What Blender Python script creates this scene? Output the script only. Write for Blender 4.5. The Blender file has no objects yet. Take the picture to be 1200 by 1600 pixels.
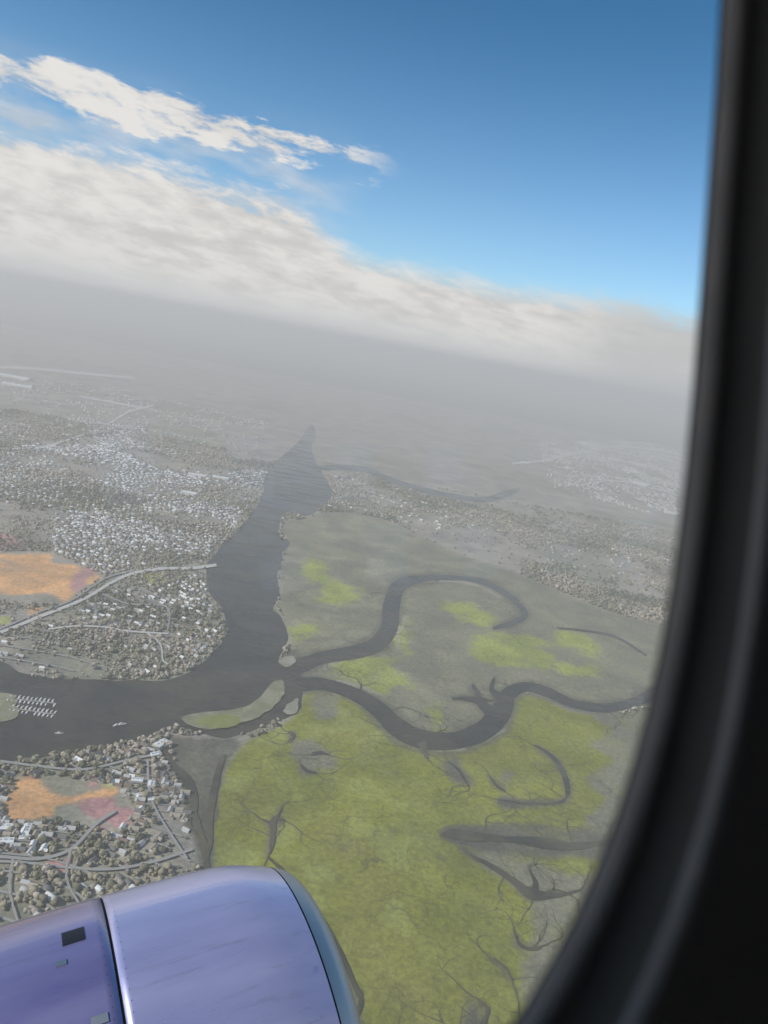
import bpy, bmesh, math, random
import numpy as np
from mathutils import Vector, Matrix

random.seed(7)
rng = np.random.default_rng(7)
R = math.radians
scene = bpy.context.scene

# ------------------------------------------------------------------ camera
ALT = 900.0                      # metres above the ground
PITCH, ROLL = R(12.43), R(10.5)
CAM = Vector((0, 0, ALT))
f_ = Vector((0, math.cos(PITCH), -math.sin(PITCH)))
r0 = Vector((1, 0, 0)); u0 = Vector((0, math.sin(PITCH), math.cos(PITCH)))
rt = r0 * math.cos(ROLL) + u0 * math.sin(ROLL)
up = -r0 * math.sin(ROLL) + u0 * math.cos(ROLL)
cd = bpy.data.cameras.new('camera'); cam = bpy.data.objects.new('camera', cd)
scene.collection.objects.link(cam); scene.camera = cam
cd.sensor_fit = 'VERTICAL'; cd.sensor_height = 36; cd.sensor_width = 27; cd.lens = 26
cd.clip_start = 0.01; cd.clip_end = 400000
cd.dof.use_dof = True; cd.dof.focus_distance = 1500; cd.dof.aperture_fstop = 11
cam.matrix_world = Matrix(((rt.x, up.x, -f_.x, CAM.x), (rt.y, up.y, -f_.y, CAM.y), (rt.z, up.z, -f_.z, CAM.z), (0, 0, 0, 1)))

# ------------------------------------------------------------------ light
SUN_AZ, SUN_EL = R(-122), R(38)   # azimuth clockwise from +Y
sl = bpy.data.lights.new('sun', 'SUN'); sl.energy = 4.2; sl.angle = R(0.5); sl.color = (1, 0.95, 0.87)
sun = bpy.data.objects.new('sun', sl); scene.collection.objects.link(sun)
sdir = Vector((math.sin(SUN_AZ) * math.cos(SUN_EL), math.cos(SUN_AZ) * math.cos(SUN_EL), math.sin(SUN_EL)))
sun.rotation_euler = sdir.to_track_quat('Z', 'Y').to_euler()
scene.view_settings.view_transform = 'Standard'; scene.view_settings.look = 'None'
scene.view_settings.gamma = 1; scene.view_settings.exposure = 0.0
scene.view_settings.use_curve_mapping = False
cy = scene.cycles
cy.use_denoising = True; cy.volume_bounces = 1; cy.max_bounces = 8; cy.transparent_max_bounces = 8
cy.caustics_reflective = False; cy.caustics_refractive = False


class NT:
    """small node-tree helper"""
    def __init__(self, nt):
        self.nt = nt; self.n = nt.nodes; self.l = nt.links
    def put(self, v, sock):
        if isinstance(v, bpy.types.NodeSocket): self.l.new(v, sock)
        elif v is not None: sock.default_value = v
    def math(self, op, a, b=None, c=None, clamp=False):
        m = self.n.new('ShaderNodeMath'); m.operation = op; m.use_clamp = clamp
        self.put(a, m.inputs[0]); self.put(b, m.inputs[1]); self.put(c, m.inputs[2])
        return m.outputs[0]
    def vmath(self, op, a, b=None):
        m = self.n.new('ShaderNodeVectorMath'); m.operation = op
        self.put(a, m.inputs[0]); self.put(b, m.inputs[1])
        return m.outputs[0]
    def smooth(self, v, a, b, c=0.0, d=1.0):
        m = self.n.new('ShaderNodeMapRange'); m.interpolation_type = 'SMOOTHSTEP'
        self.put(v, m.inputs[0])
        for i, q in enumerate((a, b, c, d)): self.put(q, m.inputs[i + 1])
        return m.outputs[0]
    def mix(self, f, a, b, mode='MIX'):
        m = self.n.new('ShaderNodeMix'); m.data_type = 'RGBA'; m.blend_type = mode
        self.put(f, m.inputs[0]); self.put(a, m.inputs[6]); self.put(b, m.inputs[7])
        return m.outputs[2]
    def noise(self, vec, scale, detail=3, rough=0.55, dist=0.0):
        m = self.n.new('ShaderNodeTexNoise'); m.inputs['Scale'].default_value = scale
        m.inputs['Detail'].default_value = detail; m.inputs['Roughness'].default_value = rough
        m.inputs['Distortion'].default_value = dist
        self.put(vec, m.inputs['Vector']); return m.outputs[0]
    def n_color(self, vec, scale):
        m = self.n.new('ShaderNodeTexNoise'); m.inputs['Scale'].default_value = scale; m.inputs['Detail'].default_value = 4
        self.put(vec, m.inputs['Vector']); return m.outputs[1]
    def voronoi(self, vec, scale, out='Color', feature='F1'):
        m = self.n.new('ShaderNodeTexVoronoi'); m.feature = feature; m.inputs['Scale'].default_value = scale
        self.put(vec, m.inputs['Vector']); return m.outputs[out]
    def sep(self, v):
        m = self.n.new('ShaderNodeSeparateXYZ'); self.put(v, m.inputs[0]); return m.outputs
    def comb(self, x, y, z):
        m = self.n.new('ShaderNodeCombineXYZ')
        for i, q in enumerate((x, y, z)): self.put(q, m.inputs[i])
        return m.outputs[0]


def rgb(r, g, b): return (r, g, b, 1.0)


# world: Nishita sky with a procedural cloud bank low over the horizon
w = bpy.data.worlds.new('World'); scene.world = w; w.use_nodes = True
t = NT(w.node_tree); bg = t.n['Background']
sky = t.n.new('ShaderNodeTexSky'); sky.sky_type = 'NISHITA'; sky.sun_disc = False
sky.sun_elevation = SUN_EL; sky.sun_rotation = SUN_AZ
sky.altitude = 900; sky.air_density = 1.15; sky.dust_density = 0.4; sky.ozone_density = 2.0
SKY_STRENGTH = 0.10
tc = t.n.new('ShaderNodeTexCoord'); d = tc.outputs['Generated']
dx, dy, dz = t.sep(d)
el = t.math('MULTIPLY', t.math('ARCSINE', dz), 57.2958)                       # elevation in degrees
hl = t.math('SQRT', t.math('ADD', t.math('MULTIPLY', dx, dx), t.math('MULTIPLY', dy, dy)))
sx = t.math('DIVIDE', dx, t.math('MAXIMUM', hl, 0.001))
left = t.smooth(sx, -0.08, -0.20)
nv = t.comb(dx, dy, t.math('ADD', t.math('MULTIPLY', dz, 3.6), t.math('MULTIPLY', dx, 0.25)))
n1 = t.noise(nv, 7.0, 6, 0.6, 0.3)
n2 = t.noise(nv, 20.0, 6, 0.62, 0.2)
n3 = t.noise(nv, 9.0, 4, 0.55, 0.0)
e0 = t.math('ADD', 5.9, t.math('MULTIPLY', left, 3.2))
wob = t.math('ADD', t.math('MULTIPLY', t.math('SUBTRACT', n1, 0.5), 4.5), t.math('MULTIPLY', t.math('SUBTRACT', n2, 0.5), 4.0))
wob = t.math('MULTIPLY', wob, t.math('ADD', 0.45, t.math('MULTIPLY', left, 0.75)))
bank = t.smooth(t.math('SUBTRACT', t.math('ADD', e0, wob), el), -0.9, 1.3)
# upper streak of small cumulus
sb = t.math('ABSOLUTE', t.math('SUBTRACT', t.math('ADD', el, t.math('MULTIPLY', t.math('SUBTRACT', n3, 0.5), 2.4)), 12.3))
slim = t.smooth(sx, -0.05, -0.36)
streak = t.smooth(t.math('ADD', t.math('SUBTRACT', t.math('ADD', 0.2, t.math('MULTIPLY', slim, 0.9)), sb), t.math('MULTIPLY', t.math('ADD', t.math('SUBTRACT', n2, 0.5), t.math('SUBTRACT', n1, 0.52)), 4.2)), -0.35, 0.6)
streak = t.math('MULTIPLY', streak, t.math('MULTIPLY', t.smooth(sx, -0.05, -0.14), t.smooth(n2, 0.30, 0.52, 0.45, 1.0)))
veil = t.math('MULTIPLY', t.math('MULTIPLY', t.smooth(el, 15.0, 9.0), left), t.smooth(n3, 0.35, 0.75, 0.0, 0.7))
cov = t.math('MAXIMUM', t.math('MAXIMUM', bank, streak, clamp=True), veil)
shade = t.smooth(t.math('ADD', t.math('MULTIPLY', n2, 0.55), t.math('MULTIPLY', n1, 0.45)), 0.37, 0.60)
ccol = t.mix(shade, rgb(0.66, 0.64, 0.615), rgb(0.87, 0.845, 0.81))
low = t.smooth(el, 0.0, 3.4)
ccol = t.mix(low, rgb(0.80, 0.79, 0.775), ccol)
rightdim = t.smooth(sx, 0.12, 0.30)
ccol = t.mix(t.math('MULTIPLY', rightdim, 0.8), ccol, rgb(0.56, 0.565, 0.565))
mul = t.n.new('ShaderNodeVectorMath'); mul.operation = 'SCALE'; t.l.new(sky.outputs[0], mul.inputs[0]); mul.inputs[3].default_value = SKY_STRENGTH
tint = t.mix(1.0, mul.outputs[0], t.mix(t.smooth(el, 5.0, 26.0), rgb(0.98, 1.30, 1.50), rgb(0.30, 0.80, 1.02)), 'MULTIPLY')
t.l.new(t.mix(cov, tint, ccol), bg.inputs[0]); bg.inputs[1].default_value = 1.0

# ------------------------------------------------------------------ helpers
FPX = 1600 * 26 / 36


def ray(px, py):
    return (f_ * FPX + rt * (px - 600) - up * (py - 800)).normalized()


def G(px, py):
    """ground point seen towards a direction measured in the photograph"""
    v = ray(px, py); k = ALT / -v.z
    return (v.x * k, v.y * k)


RT, UP, FW = (np.array(v) for v in (rt, up, f_))


def to_px(P):
    D = P - np.array(CAM)
    z = D @ FW
    z = np.where(z > 1, z, np.nan)
    return np.stack([600 + FPX * (D @ RT) / z, 800 - FPX * (D @ UP) / z], -1), z


def inside(poly, pts):
    x, y = pts[:, 0], pts[:, 1]; c = np.zeros(len(pts), bool); n = len(poly)
    for i in range(n):
        x1, y1 = poly[i]; x2, y2 = poly[i - 1]
        if y1 == y2: continue
        c ^= ((y1 > y) != (y2 > y)) & (x < (x2 - x1) * (y - y1) / (y2 - y1) + x1)
    return c


def spline(P, closed=True, per=6):
    P = np.array(P, float); n = len(P); out = []
    idx = range(n if closed else n - 1)
    for i in idx:
        a, b, c, e = (P[(i + k) % n] if closed else P[min(max(i + k, 0), n - 1)] for k in (-1, 0, 1, 2))
        for s in range(per):
            u = s / per
            out.append(0.5 * (2 * b + (c - a) * u + (2 * a - 5 * b + 4 * c - e) * u * u + (3 * b - a - 3 * c + e) * u ** 3))
    if not closed: out.append(P[-1])
    return np.array(out)


def rough(P, amp, closed=True):
    """fractal wobble of a shoreline, in metres"""
    P = np.array(P); n = len(P)
    w = np.zeros(n)
    for k, a in ((2, 0.5), (5, 0.6), (9, 0.45), (23, 0.3)):
        m = max(3, n // k); v = rng.normal(size=m + 1); v[-1] = v[0]
        w += a * np.interp(np.linspace(0, m, n), np.arange(m + 1), v)
    T = np.roll(P, -1, 0) - np.roll(P, 1, 0); L = np.hypot(*T.T)[:, None] + 1e-6
    N = np.stack([T[:, 1], -T[:, 0]], -1) / L
    a = amp * w[:, None]
    if not closed: a[0] = a[-1] = 0
    return P + N * a


C = scene.collection


def props(o, label=None, cat=None, group=None, kind=None):
    if label: o['label'] = label
    if cat: o['category'] = cat
    if group: o['group'] = group
    if kind: o['kind'] = kind
    return o


def mesh_obj(name, verts, faces, mats, parent=None, smooth=False, midx=None):
    me = bpy.data.meshes.new(name); me.from_pydata([tuple(map(float, v)) for v in verts], [], faces)
    for m in (mats if isinstance(mats, (list, tuple)) else [mats]): me.materials.append(m)
    if midx is not None: me.polygons.foreach_set('material_index', midx)
    if smooth: me.polygons.foreach_set('use_smooth', [True] * len(me.polygons))
    me.update()
    o = bpy.data.objects.new(name, me); C.objects.link(o)
    if parent: o.parent = parent
    return o


def np_mesh(name, V, Fc, mats, col=None, midx=None, smooth=False):
    """big mesh of equal-sided faces from arrays"""
    me = bpy.data.meshes.new(name); k = Fc.shape[1]; nf = len(Fc)
    me.vertices.add(len(V)); me.vertices.foreach_set('co', V.astype(np.float32).ravel())
    me.loops.add(nf * k); me.loops.foreach_set('vertex_index', Fc.astype(np.int32).ravel())
    me.polygons.add(nf); me.polygons.foreach_set('loop_start', (np.arange(nf) * k).astype(np.int32))
    for m in mats: me.materials.append(m)
    if midx is not None: me.polygons.foreach_set('material_index', midx.astype(np.int32))
    if smooth: me.polygons.foreach_set('use_smooth', np.ones(nf, bool))
    me.update(calc_edges=True)
    if col is not None:
        a = me.color_attributes.new('tint', 'FLOAT_COLOR', 'POINT')
        a.data.foreach_set('color', np.concatenate([col, np.ones((len(col), 1))], 1).astype(np.float32).ravel())
    o = bpy.data.objects.new(name, me); C.objects.link(o)
    return o


def sheet(name, pix, z, mat, amp=2.0, closed=True, per=6, kind='structure', **kw):
    P = spline(pix, True, per)
    Gp = rough([G(*p) for p in P], amp)
    o = mesh_obj(name, [(x, y, z) for x, y in Gp], [list(range(len(Gp)))], mat)
    props(o, kind=kind, **kw)
    return o


def ribbon_px(pix, wid, per=6):
    """outline of a winding band given by centre points and widths"""
    A = spline([(x, y, q) for (x, y), q in zip(pix, wid)], False, per)
    c = A[:, :2]; q = A[:, 2:3] / 2
    T = np.gradient(c, axis=0); T /= np.hypot(*T.T)[:, None] + 1e-9
    N = np.stack([-T[:, 1], T[:, 0]], -1)
    return c, c + N * q, c - N * q


def ribbon(name, pix, wid, z, mat, amp=1.0, per=6, kind='structure'):
    c, a, b = ribbon_px(pix, wid, per)
    a = rough([G(*p) for p in a], amp, False); b = rough([G(*p) for p in b], amp, False)
    n = len(a)
    V = [(x, y, z) for x, y in a] + [(x, y, z) for x, y in b]
    F = [(i, i + 1, n + i + 1, n + i) for i in range(n - 1)]
    return props(mesh_obj(name, V, F, mat), kind=kind)


# ------------------------------------------------------------------ materials
def new_mat(name):
    m = bpy.data.materials.new(name); m.use_nodes = True
    q = NT(m.node_tree); return m, q, m.node_tree.nodes['Principled BSDF']


def plain(name, col, rough_=0.6, metal=0.0, var=0.12, scale=4.0, spec=0.5, coat=0.0):
    m, q, b = new_mat(name)
    tcn = q.n.new('ShaderNodeTexCoord')
    n = q.noise(tcn.outputs['Object'], scale, 4)
    c1 = rgb(*[c * (1 - var) for c in col]); c2 = rgb(*[c * (1 + var) for c in col])
    q.l.new(q.mix(n, c1, c2), b.inputs['Base Color'])
    b.inputs['Roughness'].default_value = rough_; b.inputs['Metallic'].default_value = metal
    b.inputs['Specular IOR Level'].default_value = spec; b.inputs['Coat Weight'].default_value = coat
    return m


def world_pos(q):
    return q.n.new('ShaderNodeNewGeometry').outputs['Position']


def blend3(q, f, c1, c2, c3, a=0.35, m_=0.5, b=0.65):
    return q.mix(q.smooth(f, m_, b), q.mix(q.smooth(f, a, m_), rgb(*c1), rgb(*c2)), rgb(*c3))


def land_mat(attr):
    """ground: a broad colour (per vertex on the surveyed part), broken up by plots, tufts and dry drains"""
    m, q, b = new_mat('land_cover' if attr else 'land'); p = world_pos(q)
    mid = q.noise(p, 0.006, 5, 0.6, 0.5)
    fine = q.noise(p, 0.09, 6, 0.72, 0.3)
    tiny = q.noise(p, 0.35, 3, 0.7)
    if attr:
        at = q.n.new('ShaderNodeAttribute'); at.attribute_name = 'tint'
        c = at.outputs['Color']; wet = at.outputs['Alpha']
    else:
        c = blend3(q, mid, (0.13, 0.132, 0.095), (0.18, 0.172, 0.13), (0.25, 0.23, 0.175)); wet = 0.0
    c = q.mix(1.0, c, q.mix(q.smooth(mid, 0.3, 0.7), rgb(0.78, 0.80, 0.84), rgb(1.2, 1.18, 1.12)), 'MULTIPLY')
    c = q.mix(1.0, c, q.mix(q.smooth(fine, 0.32, 0.68), rgb(0.76, 0.77, 0.78), rgb(1.24, 1.22, 1.17)), 'MULTIPLY')
    c = q.mix(1.0, c, q.mix(tiny, rgb(0.75, 0.75, 0.75), rgb(1.25, 1.25, 1.25)), 'MULTIPLY')
    wp = q.vmath('ADD', p, q.vmath('MULTIPLY', q.vmath('SUBTRACT', q.n_color(p, 0.012), (0.5, 0.5, 0.5)), (90, 90, 0)))
    pv_ = q.voronoi(p, 0.022, 'Distance'); pc_ = q.sep(q.voronoi(p, 0.022, 'Color'))[0]
    c = q.mix(q.math('MULTIPLY', q.math('MULTIPLY', q.smooth(pv_, 0.30, 0.16), q.smooth(pc_, 0.80, 0.84)), q.math('MULTIPLY', wet, 0.35)), c, rgb(0.09, 0.09, 0.065))
    for sc, wd, st in ((0.011, 0.020, 0.35), (0.032, 0.03, 0.22)):      # dendritic drains of the marsh
        e = q.voronoi(wp, sc, 'Distance', 'DISTANCE_TO_EDGE')
        k = q.math('MULTIPLY', q.math('MULTIPLY', q.smooth(e, wd, wd * 0.3), q.smooth(q.noise(p, 0.005, 3), 0.42, 0.56)), q.math('MULTIPLY', wet, st))
        c = q.mix(k, c, rgb(0.05, 0.05, 0.035))
    if not attr:
        vv = q.sep(q.voronoi(p, 0.0022, 'Color'))[0]
        c = q.mix(q.math('MULTIPLY', q.smooth(vv, 0.80, 0.86), 0.5), c, rgb(0.3, 0.27, 0.2))
    q.l.new(c, b.inputs['Base Color']); b.inputs['Roughness'].default_value = 0.95
    b.inputs['Specular IOR Level'].default_value = 0.1
    bp = q.n.new('ShaderNodeBump'); bp.inputs['Strength'].default_value = 0.6; bp.inputs['Distance'].default_value = 2.0
    q.l.new(fine, bp.inputs['Height']); q.l.new(bp.outputs[0], b.inputs['Normal'])
    return m


def marsh_mat(name, c1, c2, c3, s=1.0, spots=0.5):
    m, q, b = new_mat(name); p = world_pos(q)
    a = q.noise(p, 0.0045 * s, 6, 0.62, 0.7)
    f = q.noise(p, 0.03 * s, 5, 0.65, 0.6)
    c = blend3(q, a, c1, c2, c3, 0.40, 0.50, 0.62)
    c = q.mix(q.math('MULTIPLY', q.smooth(f, 0.52, 0.66), spots), c, rgb(*[v * 1.45 for v in c2]))
    c = q.mix(q.math('MULTIPLY', q.smooth(f, 0.46, 0.30), 0.45), c, rgb(*[v * 0.62 for v in c1]))
    g = q.noise(p, 0.3, 3, 0.7)
    c = q.mix(0.35, c, q.mix(g, rgb(*[v * 0.5 for v in c1]), rgb(*[min(v * 1.7, 1) for v in c2])))
    q.l.new(c, b.inputs['Base Color']); b.inputs['Roughness'].default_value = 0.95
    b.inputs['Specular IOR Level'].default_value = 0.1
    return m


def water_mat(name, base, r=0.10):
    m, q, b = new_mat(name); p = world_pos(q)
    n = q.noise(p, 0.0035, 5, 0.62, 1.2)
    wind = q.noise(q.vmath('MULTIPLY', p, (0.35, 1.6, 1)), 0.009, 5, 0.65, 0.6)
    c = q.mix(q.smooth(n, 0.35, 0.65), rgb(*[v * 0.7 for v in base]), rgb(base[0] * 1.7, base[1] * 1.55, base[2] * 1.3))
    q.l.new(c, b.inputs['Base Color'])
    q.put(q.smooth(wind, 0.38, 0.64, r, r + 0.28), b.inputs['Roughness'])
    b.inputs['IOR'].default_value = 1.33
    bp = q.n.new('ShaderNodeBump'); q.put(q.smooth(wind, 0.4, 0.62, 0.15, 0.7), bp.inputs['Strength']); bp.inputs['Distance'].default_value = 0.6
    q.l.new(q.noise(p, 0.16, 5, 0.7), bp.inputs['Height']); q.l.new(bp.outputs[0], b.inputs['Normal'])
    return m


M_land = land_mat(False); M_cover = land_mat(True)
M_marsh = marsh_mat('olive_marsh', (0.235, 0.245, 0.045), (0.265, 0.275, 0.055), (0.35, 0.355, 0.10))
M_marsh_pale = marsh_mat('pale_marsh', (0.40, 0.43, 0.10), (0.47, 0.49, 0.12), (0.5, 0.51, 0.15), 2.0, 0.3)
M_marsh_grey = marsh_mat('dry_marsh', (0.20, 0.19, 0.13), (0.25, 0.24, 0.17), (0.34, 0.32, 0.24), 1.3)
M_mud = marsh_mat('mud', (0.10, 0.10, 0.055), (0.125, 0.122, 0.07), (0.18, 0.17, 0.11), 2.5, 0.3)
M_isle = marsh_mat('island_marsh', (0.20, 0.19, 0.12), (0.25, 0.245, 0.15), (0.36, 0.335, 0.25), 6.0, 0.5)
M_sand = marsh_mat('sand_bank', (0.26, 0.24, 0.18), (0.32, 0.30, 0.235), (0.42, 0.39, 0.32), 3.0, 0.3)
M_clay = marsh_mat('bare_clay', (0.66, 0.30, 0.10), (0.80, 0.40, 0.14), (0.95, 0.56, 0.25), 3.0, 0.4)
M_pink = marsh_mat('reddish_soil', (0.58, 0.22, 0.24), (0.62, 0.25, 0.27), (0.66, 0.3, 0.31), 3.0, 0.3)
M_water = water_mat('river_water', (0.045, 0.043, 0.034))
M_water_dark = water_mat('creek_water', (0.022, 0.023, 0.019), 0.1)
M_road = plain('pale_road', (0.6, 0.575, 0.53), 0.9, scale=0.02)
M_street = plain('street_asphalt', (0.36, 0.345, 0.32), 0.9, scale=0.02)

# ------------------------------------------------------------------ the lie of the land
S = 150000.0
gv = [(-S, -S, 0), (S, -S, 0), (S, S, 0), (-S, S, 0)]
props(mesh_obj('ground', gv, [(0, 1, 2, 3)], M_land), kind='structure')
layers = []   # (outline in the photograph, colour, blur m, raggedness, kind)


RIVER = [(487, 664), (466, 690), (436, 716), (414, 744), (410, 772), (384, 816), (352, 848), (322, 884), (326, 925),
         (345, 955), (352, 985), (338, 1012), (312, 1038), (288, 1052), (250, 1062), (180, 1062), (80, 1062), (30, 1052),
         (0, 1034), (-80, 1020), (-200, 1010), (-200, 1205), (-80, 1200), (0, 1194), (60, 1183), (118, 1176), (172, 1166), (230, 1152),
         (262, 1140), (300, 1142), (345, 1152), (382, 1146), (430, 1128), (470, 1112), (476, 1088), (470, 1068),
         (468, 1048), (446, 1046), (438, 1030), (446, 1012), (453, 996), (446, 968), (430, 950), (437, 930), (433, 902),
         (440, 872), (452, 848), (437, 838), (438, 816), (452, 801), (478, 806), (500, 795), (520, 776), (512, 752), (497, 728),
         (487, 700), (494, 680)]
MARSH = [(482, 1080), (505, 1082), (545, 1090), (585, 1112), (618, 1140), (655, 1165), (720, 1166), (770, 1150), (800, 1120),
         (806, 1088), (850, 1092), (890, 1112), (945, 1118), (1000, 1112), (1050, 1100), (1200, 1090), (1420, 1160), (1500, 1500), (1300, 1900),
         (900, 2150), (560, 2150), (440, 1800), (390, 1500), (335, 1352), (330, 1262), (350, 1208), (384, 1160), (430, 1138), (462, 1118)]
UPMARSH = [(452, 812), (470, 812), (520, 800), (600, 812), (680, 850), (760, 880), (830, 905), (900, 935), (1000, 970), (1200, 1010),
           (1300, 1060), (1200, 1090), (1050, 1095), (990, 1104), (940, 1108), (890, 1100), (850, 1082), (820, 1076), (795, 1085), (786, 1110), (760, 1132),
           (720, 1150), (660, 1150), (620, 1130), (590, 1106), (550, 1088), (500, 1072), (455, 1062), (455, 1045), (447, 1030), (452, 1000),
           (446, 968), (434, 948), (438, 930), (436, 902), (442, 872), (452, 848), (440, 838), (442, 818)]
layers.append((UPMARSH, (0.25, 0.238, 0.165), 14, 0.25, 2))
layers.append((MARSH, (0.25, 0.26, 0.04), 10, 0.25, 2))
for P in ([(470, 880), (505, 878), (515, 905), (555, 912), (560, 925), (535, 945), (500, 942), (492, 915), (470, 900)],
          [(452, 985), (468, 976), (494, 978), (494, 990), (470, 994), (450, 1006)],
          [(500, 1050), (530, 1040), (560, 1027), (600, 1024), (622, 1045), (638, 1062), (640, 1070), (622, 1076), (605, 1088), (585, 1074), (560, 1064), (520, 1056)],
          [(622, 1018), (626, 978), (640, 976), (640, 1020), (632, 1028)],
          [(690, 944), (735, 944), (768, 962), (768, 976), (720, 976), (700, 962)],
          [(738, 1018), (752, 992), (835, 992), (862, 1026), (866, 1052), (850, 1044), (800, 1038), (740, 1038)],
          [(866, 990), (905, 990), (930, 1010), (928, 1024), (900, 1018), (868, 1006)],
          [(882, 1040), (928, 1040), (928, 1056), (882, 1056)],
          [(672, 1106), (688, 1104), (704, 1130), (690, 1138), (674, 1136)]):
    layers.append((P, (0.36, 0.40, 0.09), 26, 1.0, 2))
for P in ([(690, 1303), (755, 1290), (772, 1281), (845, 1283), (900, 1296), (1000, 1278), (1060, 1290), (1010, 1350), (930, 1345), (890, 1338), (830, 1338), (726, 1326)],
          [(735, 1335), (790, 1340), (840, 1352), (900, 1362), (980, 1350), (1000, 1440), (940, 1500), (880, 1560), (840, 1640), (815, 1600), (822, 1520), (838, 1470), (832, 1410), (790, 1372)],
          [(455, 1160), (490, 1150), (500, 1170), (525, 1185), (525, 1196), (495, 1205), (480, 1214), (466, 1195), (452, 1176)],
          [(492, 1092), (520, 1090), (526, 1116), (498, 1120)],
          [(720, 1590), (728, 1560), (745, 1575), (752, 1620), (740, 1680)],
          [(925, 1116), (958, 1140), (922, 1162), (962, 1188), (915, 1222), (945, 1250), (905, 1280), (960, 1310), (1050, 1300), (1090, 1180), (1060, 1100), (990, 1108)],
          [(780, 1252), (845, 1248), (850, 1264), (785, 1266)],
          [(688, 1186), (716, 1184), (722, 1205), (734, 1212), (735, 1232), (712, 1226), (694, 1206)],
          [(784, 1206), (806, 1204), (808, 1222), (790, 1226)]):
    layers.append((P, (0.145, 0.138, 0.11) if P[0][0] in (690, 720, 780, 688) else (0.25, 0.238, 0.17), 16, 0.8, 2))
layers.append(([(270, 1150), (345, 1155), (380, 1158), (352, 1206), (338, 1262), (334, 1360), (318, 1362), (306, 1290), (284, 1232), (262, 1180)], (0.145, 0.138, 0.11), 12, 0.6, 2))

sheet('river', RIVER, 1.0, M_water, 5)
W = M_water; D = water_mat('shallow_creek_water', (0.075, 0.072, 0.055), 0.2)
creeks = [
    ([(440, 1040), (470, 1040), (500, 1029), (560, 1018), (592, 1004), (608, 980), (612, 945), (622, 918), (650, 906), (700, 903), (750, 909), (790, 928), (815, 950), (818, 964), (800, 974), (770, 982)],
     [30, 24, 20, 22, 26, 26, 26, 22, 13, 8, 7, 8, 9, 10, 9, 4], W),
    ([(440, 1068), (470, 1070), (505, 1070), (550, 1084), (590, 1108), (622, 1138), (660, 1156), (712, 1158), (758, 1140), (782, 1114), (795, 1086), (822, 1074), (855, 1082), (890, 1098), (940, 1107), (990, 1098), (1040, 1076), (1120, 1050), (1240, 1010)],
     [34, 24, 19, 20, 26, 30, 30, 28, 32, 34, 24, 16, 16, 14, 14, 16, 20, 18, 16], W),
    ([(775, 1122), (752, 1100), (745, 1082), (738, 1070)], [20, 14, 8, 3], W),
    ([(785, 1092), (768, 1078), (772, 1060)], [14, 8, 3], W),
    ([(706, 1092), (735, 1093), (760, 1100)], [3, 9, 16], W),
    ([(658, 1160), (662, 1172), (668, 1186)], [12, 8, 4], D),
    ([(835, 1165), (862, 1182), (878, 1205), (886, 1232), (880, 1252), (850, 1256), (812, 1256), (778, 1250)], [3, 6, 8, 7, 6, 5, 6, 3], D),
    ([(700, 1190), (718, 1206), (732, 1228)], [2, 5, 2], D),
    ([(764, 1212), (776, 1228), (790, 1238)], [2, 4, 2], D),
    ([(688, 1306), (710, 1304), (740, 1308), (790, 1312), (850, 1318), (890, 1324), (940, 1318), (1000, 1310)], [3, 16, 14, 8, 18, 12, 8, 5], D),
    ([(718, 1325), (744, 1342), (780, 1362), (806, 1380), (830, 1398), (870, 1400), (905, 1392)], [3, 6, 9, 12, 16, 8, 3], D),
    ([(828, 1360), (836, 1382), (832, 1400)], [4, 8, 10], D),
    ([(804, 1460), (812, 1478), (832, 1484), (852, 1478)], [2, 6, 5, 2], D),
    ([(420, 1336), (424, 1318), (426, 1294), (430, 1280), (446, 1284)], [3, 8, 10, 8, 3], D),
    ([(410, 1282), (428, 1286), (440, 1262)], [3, 7, 3], D),
    ([(470, 1196), (480, 1206), (494, 1208)], [3, 5, 3], D),
    ([(486, 1180), (498, 1177), (512, 1180)], [3, 5, 2], D),
    ([(452, 1160), (458, 1150), (450, 1144)], [3, 8, 3], D),
    ([(256, 1172), (268, 1196), (288, 1216), (300, 1240), (304, 1272), (316, 1310), (322, 1345), (324, 1372)], [8, 10, 14, 16, 9, 9, 12, 10], D),
    ([(352, 1180), (342, 1205), (334, 1240), (328, 1280), (328, 1310), (324, 1345)], [6, 9, 10, 9, 8, 7], D),
    ([(286, 1236), (298, 1250), (296, 1290), (312, 1312)], [3, 6, 6, 4], D),
    ([(742, 1560), (760, 1580), (748, 1612), (738, 1660)], [2, 6, 9, 10], D),
    ([(770, 1500), (788, 1512), (800, 1535)], [2, 4, 3], D),
    ([(560, 1546), (562, 1570), (552, 1600)], [2, 6, 8], D),
    ([(418, 1340), (428, 1350), (442, 1364), (472, 1395), (522, 1470), (562, 1560)], [2, 4, 6, 7, 7, 7], D),
    ([(492, 733), (530, 730), (570, 734), (605, 748), (645, 761), (700, 774), (755, 781), (790, 772), (812, 764)], [9, 8, 8, 9, 8, 7, 8, 10, 4], D),
    ([(870, 982), (905, 985), (960, 995), (1010, 1025)], [2, 3, 4, 3], D),
]
for i, (p, q, m) in enumerate(creeks):
    ribbon('creek', p, q, 1.25 + 0.05 * i, m, 1.2)
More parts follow.
